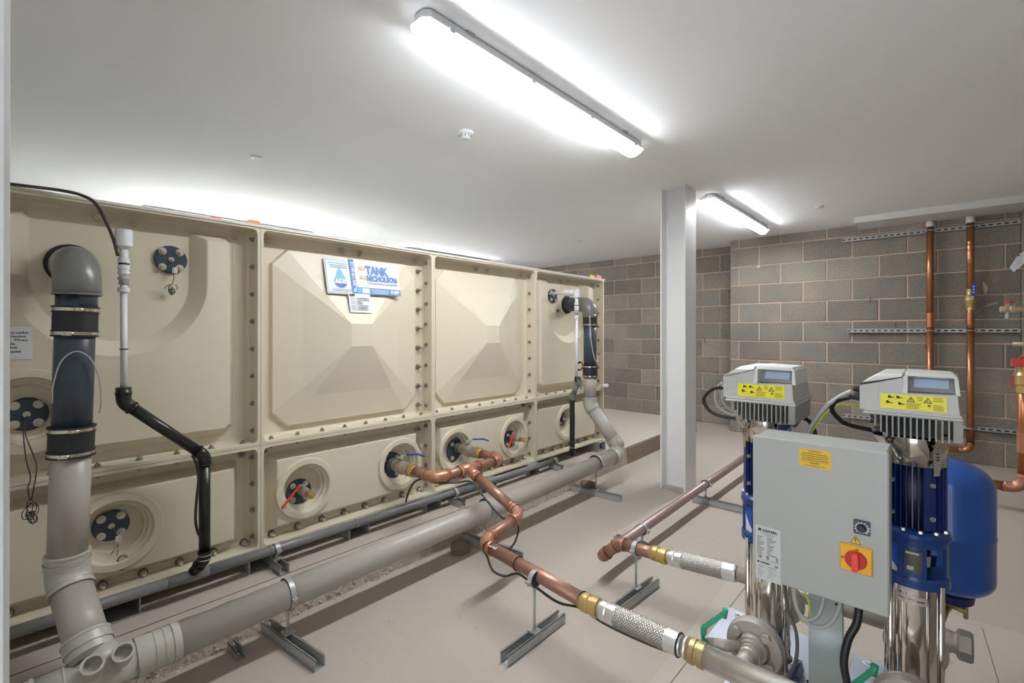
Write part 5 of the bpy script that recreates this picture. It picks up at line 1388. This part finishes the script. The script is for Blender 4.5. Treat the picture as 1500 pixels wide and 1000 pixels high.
cable([(1.735, .562, 1.036), (1.75, .600, 1.020), (1.77, .632, .982), (1.78, .613, .941), (1.79, .569, .925), (1.80, .515, .922)], .0062, M_black, 'black cable looping from the farther pump drive back to its motor')
cable([(1.75, .562, 1.050), (1.77, .590, 1.015), (1.78, .590, .970), (1.79, .560, .940), (1.80, .515, .932)], .0045, M_cabw, 'grey cable looping from the farther pump drive, inside the black one')
cable([(1.77, .556, 1.038), (1.78, .572, 1.00), (1.80, .566, .965), (1.82, .535, .940), (1.83, .50, .93)], .0045, M_cabw, 'second grey cable looping from the farther pump drive, innermost')
cable([(1.735, .192, 1.036), (1.75, .230, 1.018), (1.76, .243, .990), (1.78, .215, .950), (1.80, .160, .935), (1.81, .125, .932)], .0068, M_black, 'black cable looping from the nearest pump drive back to its motor')
cable([(1.75, .192, 1.052), (1.75, .225, 1.030), (1.74, .262, .990), (1.715, .296, .921), (1.68, .30, .86)], .0062, M_cabw, 'grey cable sweeping from the nearest pump drive down behind the control panel')
cable([(1.85, .155, .985), (1.80, .20, 1.005), (1.76, .245, .995), (1.725, .292, .915), (1.69, .30, .86)], .0025, M_cabg, 'green and yellow wire running with the grey cable behind the control panel')
cable([(1.88, .35, .94), (1.86, .315, .925), (1.85, .30, .88), (1.84, .30, .82)], .007, M_black, 'black cable dropping behind the right side of the farther pump drive')

# ================================================================== BACK WALL SERVICES
def rail(y0, y1, z, label):
    t = thing('strut_rail', label, 'channel', (X2 - .03, (y0 + y1) / 2, z - .021))
    xf = X2 - .012 - .041; b = MB(); zs = .0205; w_ = .0065
    b.box((xf, y0, z - zs), (X2 - .0105, y1, z - zs + .0025)); b.box((xf, y0, z + zs - .0025), (X2 - .0105, y1, z + zs))
    b.box((xf, y0, z - zs), (xf + .0025, y1, z - w_)); b.box((xf, y0, z + w_), (xf + .0025, y1, z + zs))
    y = y0
    while y < y1: b.box((xf, y, z - w_), (xf + .0025, min(y + .022, y1), z + w_)); y += .05
    b.build('channel', M_zinc, t)
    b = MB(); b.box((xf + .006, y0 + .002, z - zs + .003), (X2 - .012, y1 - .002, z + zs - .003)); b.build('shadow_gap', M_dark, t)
    return t
rail(-.534, .764, 2.205, 'top slotted steel rail on the block wall behind the copper risers')
rail(-.534, .719, 1.241, 'middle slotted steel rail on the block wall behind the copper risers')
rail(-.534, .755, .337, 'bottom slotted steel rail low on the block wall')
XR = 6.165
def wallclip(par, x, y, z, r):
    b = MB(); b.torus((x, y, z), (0, 0, 1), r + .003, .0048, 24, 8); 
    for s_ in (-1, 1): b.box((x + .005, y + s_ * (r + .004) - .006, z - .010), (x + .034, y + s_ * (r + .004) + .006, z + .010))
    b.build('pipe_clip', M_zinc, par)
R1 = thing('copper_riser', 'left copper riser on the block wall, without a valve', 'pipe', (XR, .064, .12))
for (a, c_) in ((1.40, 2.285), (.16, 1.285)): MB().cyl((XR, .064, a), (XR, .064, c_), .0275, 24).build('pipe', M_cur, R1)
b = MB(); b.lathe((XR, .064, 1.272), (0, 0, 1), [(0, .029), (0, .0312), (.006, .0312), (.006, .0292), (.024, .0292), (.024, .0308), (.028, .0308), (.028, .0292), (.110, .0292), (.110, .0308), (.114, .0308), (.114, .0292), (.134, .0292), (.134, .0312), (.14, .0312), (.14, .029)], 24); b.build('coupling', M_cur, R1)
MB().cyl((XR, .064, 2.240), (XR, .064, 2.2955), .0305, 24).build('ceiling_sleeve', M_paper, R1)
for z in (2.205, 1.241): wallclip(R1, XR, .064, z, .0275)
R2 = thing('copper_riser', 'right copper riser on the block wall, with a blue handled brass valve', 'pipe', (XR, -.214, .1))
MB().cyl((XR, -.214, 1.60), (XR, -.214, 2.285), .0275, 24).build('pipe', M_cur, R2)
MB().cyl((XR, -.214, 2.236), (XR, -.214, 2.2955), .0335, 24).build('ceiling_sleeve', M_paper, R2)
b = MB(); b.lathe((XR, -.214, 1.955), (0, 0, 1), [(0, .029), (0, .0315), (.006, .0315), (.006, .0295), (.024, .0295), (.03, .031), (.036, .0295), (.07, .0295), (.078, .031), (.084, .0295), (.104, .0295), (.104, .0315), (.11, .0315), (.11, .029)], 24); b.build('coupling', M_cur, R2)
b = MB(); b.lathe((XR, -.214, 1.255), (0, 0, 1), [(0, .0275), (.045, .0275), (.045, .031), (.051, .031), (.051, .0295), (.075, .0295), (.08, .031), (.085, .0295), (.128, .0295), (.134, .031), (.14, .0295), (.150, .0295), (.150, .031), (.156, .031), (.156, .0275), (.2, .0275)], 24); b.build('coupling', M_cur, R2)
run(R2, [(XR, -.214, 1.26), (XR, -.214, .125), (XR, .064, .125), (XR, .064, .165)][:3], .0275, R=.06, rf=.0295, col=.024, rim=.003, m=M_cur, mf=M_cur, names=('pipe', 'elbow'), seg=24)
b = MB(); b.lathe((XR, -.214, 1.425), (0, 0, 1), [(0, .027), (.004, .029), (.03, .029), (.034, .034), (.045, .037), (.055, .033), (.075, .038), (.095, .044), (.115, .044), (.135, .037), (.150, .030), (.175, .029), (.19, .031), (.20, .029)], 24); v_ = b.build('valve_body', M_brass, R2)
b = MB(); b.cyl((XR - .03, -.219, 1.535), (XR - .072, -.223, 1.535), .011, 14); b.box((XR - .078, -.232, 1.520), (XR - .070, -.214, 1.556)); b.build('valve_stem', M_zinc, R2)
b = MB(); b.hull([(XR - x_, y, z) for x_ in (.074, .082) for (y, z) in ((-.246, 1.556), (-.218, 1.556), (-.248, 1.665), (-.216, 1.665), (-.240, 1.675), (-.224, 1.675))]); hb = b.build('valve_handle', M_blueh, R2)
b = MB()
for z in (1.585, 1.61, 1.635): b.box((XR - .0828, -.238, z), (XR - .0818, -.226, z + .010))
b.build('handle_print', M_paper, R2)
for z in (2.205, 1.241, .337): wallclip(R2, XR, -.214, z, .0275)
# dry sealant smears by the valve
rr = random.Random(21)
for (pts_, l) in (([(-.30, 1.64), (-.27, 1.53), (-.315, 1.56), (-.335, 1.63), (-.30, 1.70), (-.36, 1.655)], 'yellowish sealant smear on the block wall right of the brass valve, upper'), ([(-.30, 1.455), (-.345, 1.47), (-.40, 1.49), (-.40, 1.50), (-.345, 1.488), (-.31, 1.475)], 'yellowish sealant smear on the block wall right of the brass valve, lower')):
    b = MB(); b.hull([(X2 - .0085 - e, y, z) for y, z in pts_[:1] + pts_[2:5] for e in (0, .003)]); o_ = b.build('sealant_smear', mat('sealant', (.50, .44, .26), .7)); tag(o_, l, 'smear')
# black plugs and fixings left in the wall
for (y, z, h, w_, l) in ((.527, 1.577, .055, .010, 'black nail-like fixing in the block wall above the middle rail'), (.427, 1.262, .03, .006, 'small black fixing tick just left above the middle rail'), (.323, 1.31, .045, .008, 'small black fixing tick above the middle rail near the left riser'), (.095, 1.09, .04, .012, 'black fixing under the middle rail beside the left riser')):
    b = MB(); b.cyl((X2 - .009, y, z), (X2 - .022, y, z + .004), w_ * .6, 8); b.hull([(X2 - .018 + e, y + a, z - c_) for e in (0, .006) for (a, c_) in ((-w_ * .3, 0), (w_ * .3, 0), (-.001 + .01, h * .8), (.001 + .01, h * .8))]); o_ = b.build('wall_fixing', M_black); tag(o_, l, 'fixing')
for (y, z, l) in ((2.35, 1.09, 'small black fixing in the far block wall right of the column'), (1.98, 1.58, 'black fixing in the corner of the far block wall')):
    b = MB(); b.hull([(X1 - .012 + e, y + a, z + c_) for e in (0, .006) for (a, c_) in ((-.004, 0), (.004, 0), (-.002, .06), (.003, .055))]); o_ = b.build('wall_fixing', M_black); tag(o_, l, 'fixing')
b = MB(); b.cyl((X2 - .014, 1.585, 1.985), (X2 - .016, 1.585, 2.02), .016, 12); o_ = b.build('wall_plug', M_plabel); tag(o_, 'pale plug on the back wall below the far light', 'fixing')
# conduit down the wall corner
o_ = MB().box((X1 - .05, Y2 + .004, .0), (X1 - .012, Y2 + .05, .16)).build('corner_upstand', M_cast); tag(o_, 'short grey upstand at the foot of the wall corner behind the far pump', 'upstand')

# ================================================================== RIGHT EDGE PIPEWORK
XQ, YQ = 4.83, -.432
R3 = thing('copper_riser', 'orange copper riser at the right edge with valves, elbow near the floor', 'pipe', (XQ, YQ, .13))
run(R3, [(XQ, YQ, .97), (XQ, YQ, .150), (XQ, -.02, .150)], .034, R=.075, rf=.0365, col=.03, rim=.003, m=M_cur, mf=M_cuf, names=('pipe', 'elbow'), seg=24)
b = MB(); b.lathe((XQ, YQ, .40), (0, 0, 1), [(0, .0365), (0, .039), (.006, .039), (.006, .0365), (.13, .0365), (.13, .039), (.136, .039), (.136, .034)], 24); b.build('coupling', M_cuf, R3)
b = MB(); b.lathe((XQ, YQ, .80), (0, 0, 1), [(0, .034), (.01, .040), (.05, .040), (.05, .034), (.07, .045), (.13, .045), (.15, .036), (.17, .036), (.17, .042), (.20, .042), (.20, .034)], 12); b.build('brass_valve', M_brass, R3)
t = thing('red_lever_valve', 'red actuator valve with a hanging red lever at the right edge', 'valve', (4.75, -.41, .9))
b = MB(); b.box((4.76, -.430, .99), (4.80, -.365, 1.045), bev=.004); b.cyl((4.78, -.40, 1.04), (4.79, -.455, 1.10), .006, 8); b.build('red_body', M_redh, t)
b = MB(); b.cyl((4.77, -.395, .985), (4.755, -.375, .93), .004, 8); b.build('link', M_zinc, t)
b = MB(); b.hull([(4.752 + a, -.368 + c_, z) for (z, s_) in ((.93, 1), (.84, .8)) for a in (-.006 * s_, .006 * s_) for c_ in (-.007 * s_, .007 * s_)]); b.build('red_lever', M_redh, t)
t = thing('beige_valve', 'beige plastic valve with a red cross handle and clear tail at the right edge', 'valve', (4.78, -.36, 1.35))
b = MB(); b.lathe((4.80, -.312, 1.385), (0, -1, 0), [(0, .014), (.006, .022), (.03, .024), (.034, .021), (.05, .021), (.054, .025), (.075, .025), (.075, .018), (.23, .018)], 16); b.build('body', M_gas, t)
b = MB(); b.cyl((4.80, -.355, 1.405), (4.80, -.355, 1.432), .006, 10); b.box((4.79, -.365, 1.405), (4.81, -.345, 1.413)); b.build('stem', M_zinc, t)
b = MB(); b.cyl((4.80, -.33, 1.432), (4.80, -.385, 1.435), .0065, 10); b.cyl((4.775, -.357, 1.433), (4.825, -.357, 1.433), .0055, 10); b.build('cross_handle', M_redh, t)
b = MB(); b.cyl((4.80, -.350, 1.365), (4.80, -.350, 1.318), .009, 12); b.build('clear_tail', M_lbl, t)
t = thing('pipe_stub', 'small beige pipe end poking in at the right edge below the middle rail', 'pipe', (4.82, -.41, 1.13))
MB().cyl((4.80, -.375, 1.145), (4.80, -.541, 1.145), .014, 14).build('stub', M_gas, t)
tg = MB(); 
tg.hull([(4.70 + e, y, z) for e in (0, .001) for (y, z) in ((-.352, 1.665), (-.372, 1.632), (-.432, 1.700), (-.440, 1.78), (-.395, 1.75))]); o_ = tg.build('paper_tag', M_tag); tag(o_, 'white paper tag hanging at the right edge in front of the wall', 'tag')
MB().tube([(4.7005, -.432, 1.765), (4.70, -.48, 1.80), (4.70, -.541, 1.815)], .0012, 6).build('string', M_paper, o_)
b = MB(); b.box((4.698, -.400, 1.737), (4.6995, -.39, 1.750)); b.build('red_mark', M_redh, o_)
for k in range(5): b = MB(); b.hull([(4.6995 - e, y, z) for e in (0, .0005) for (y, z) in ((-.372 - .004 * k, 1.665 + .016 * k), (-.408 - .002 * k, 1.690 + .014 * k), (-.372 - .004 * k, 1.667 + .016 * k), (-.408 - .002 * k, 1.692 + .014 * k))]); b.build('print_line', M_inkg, o_)
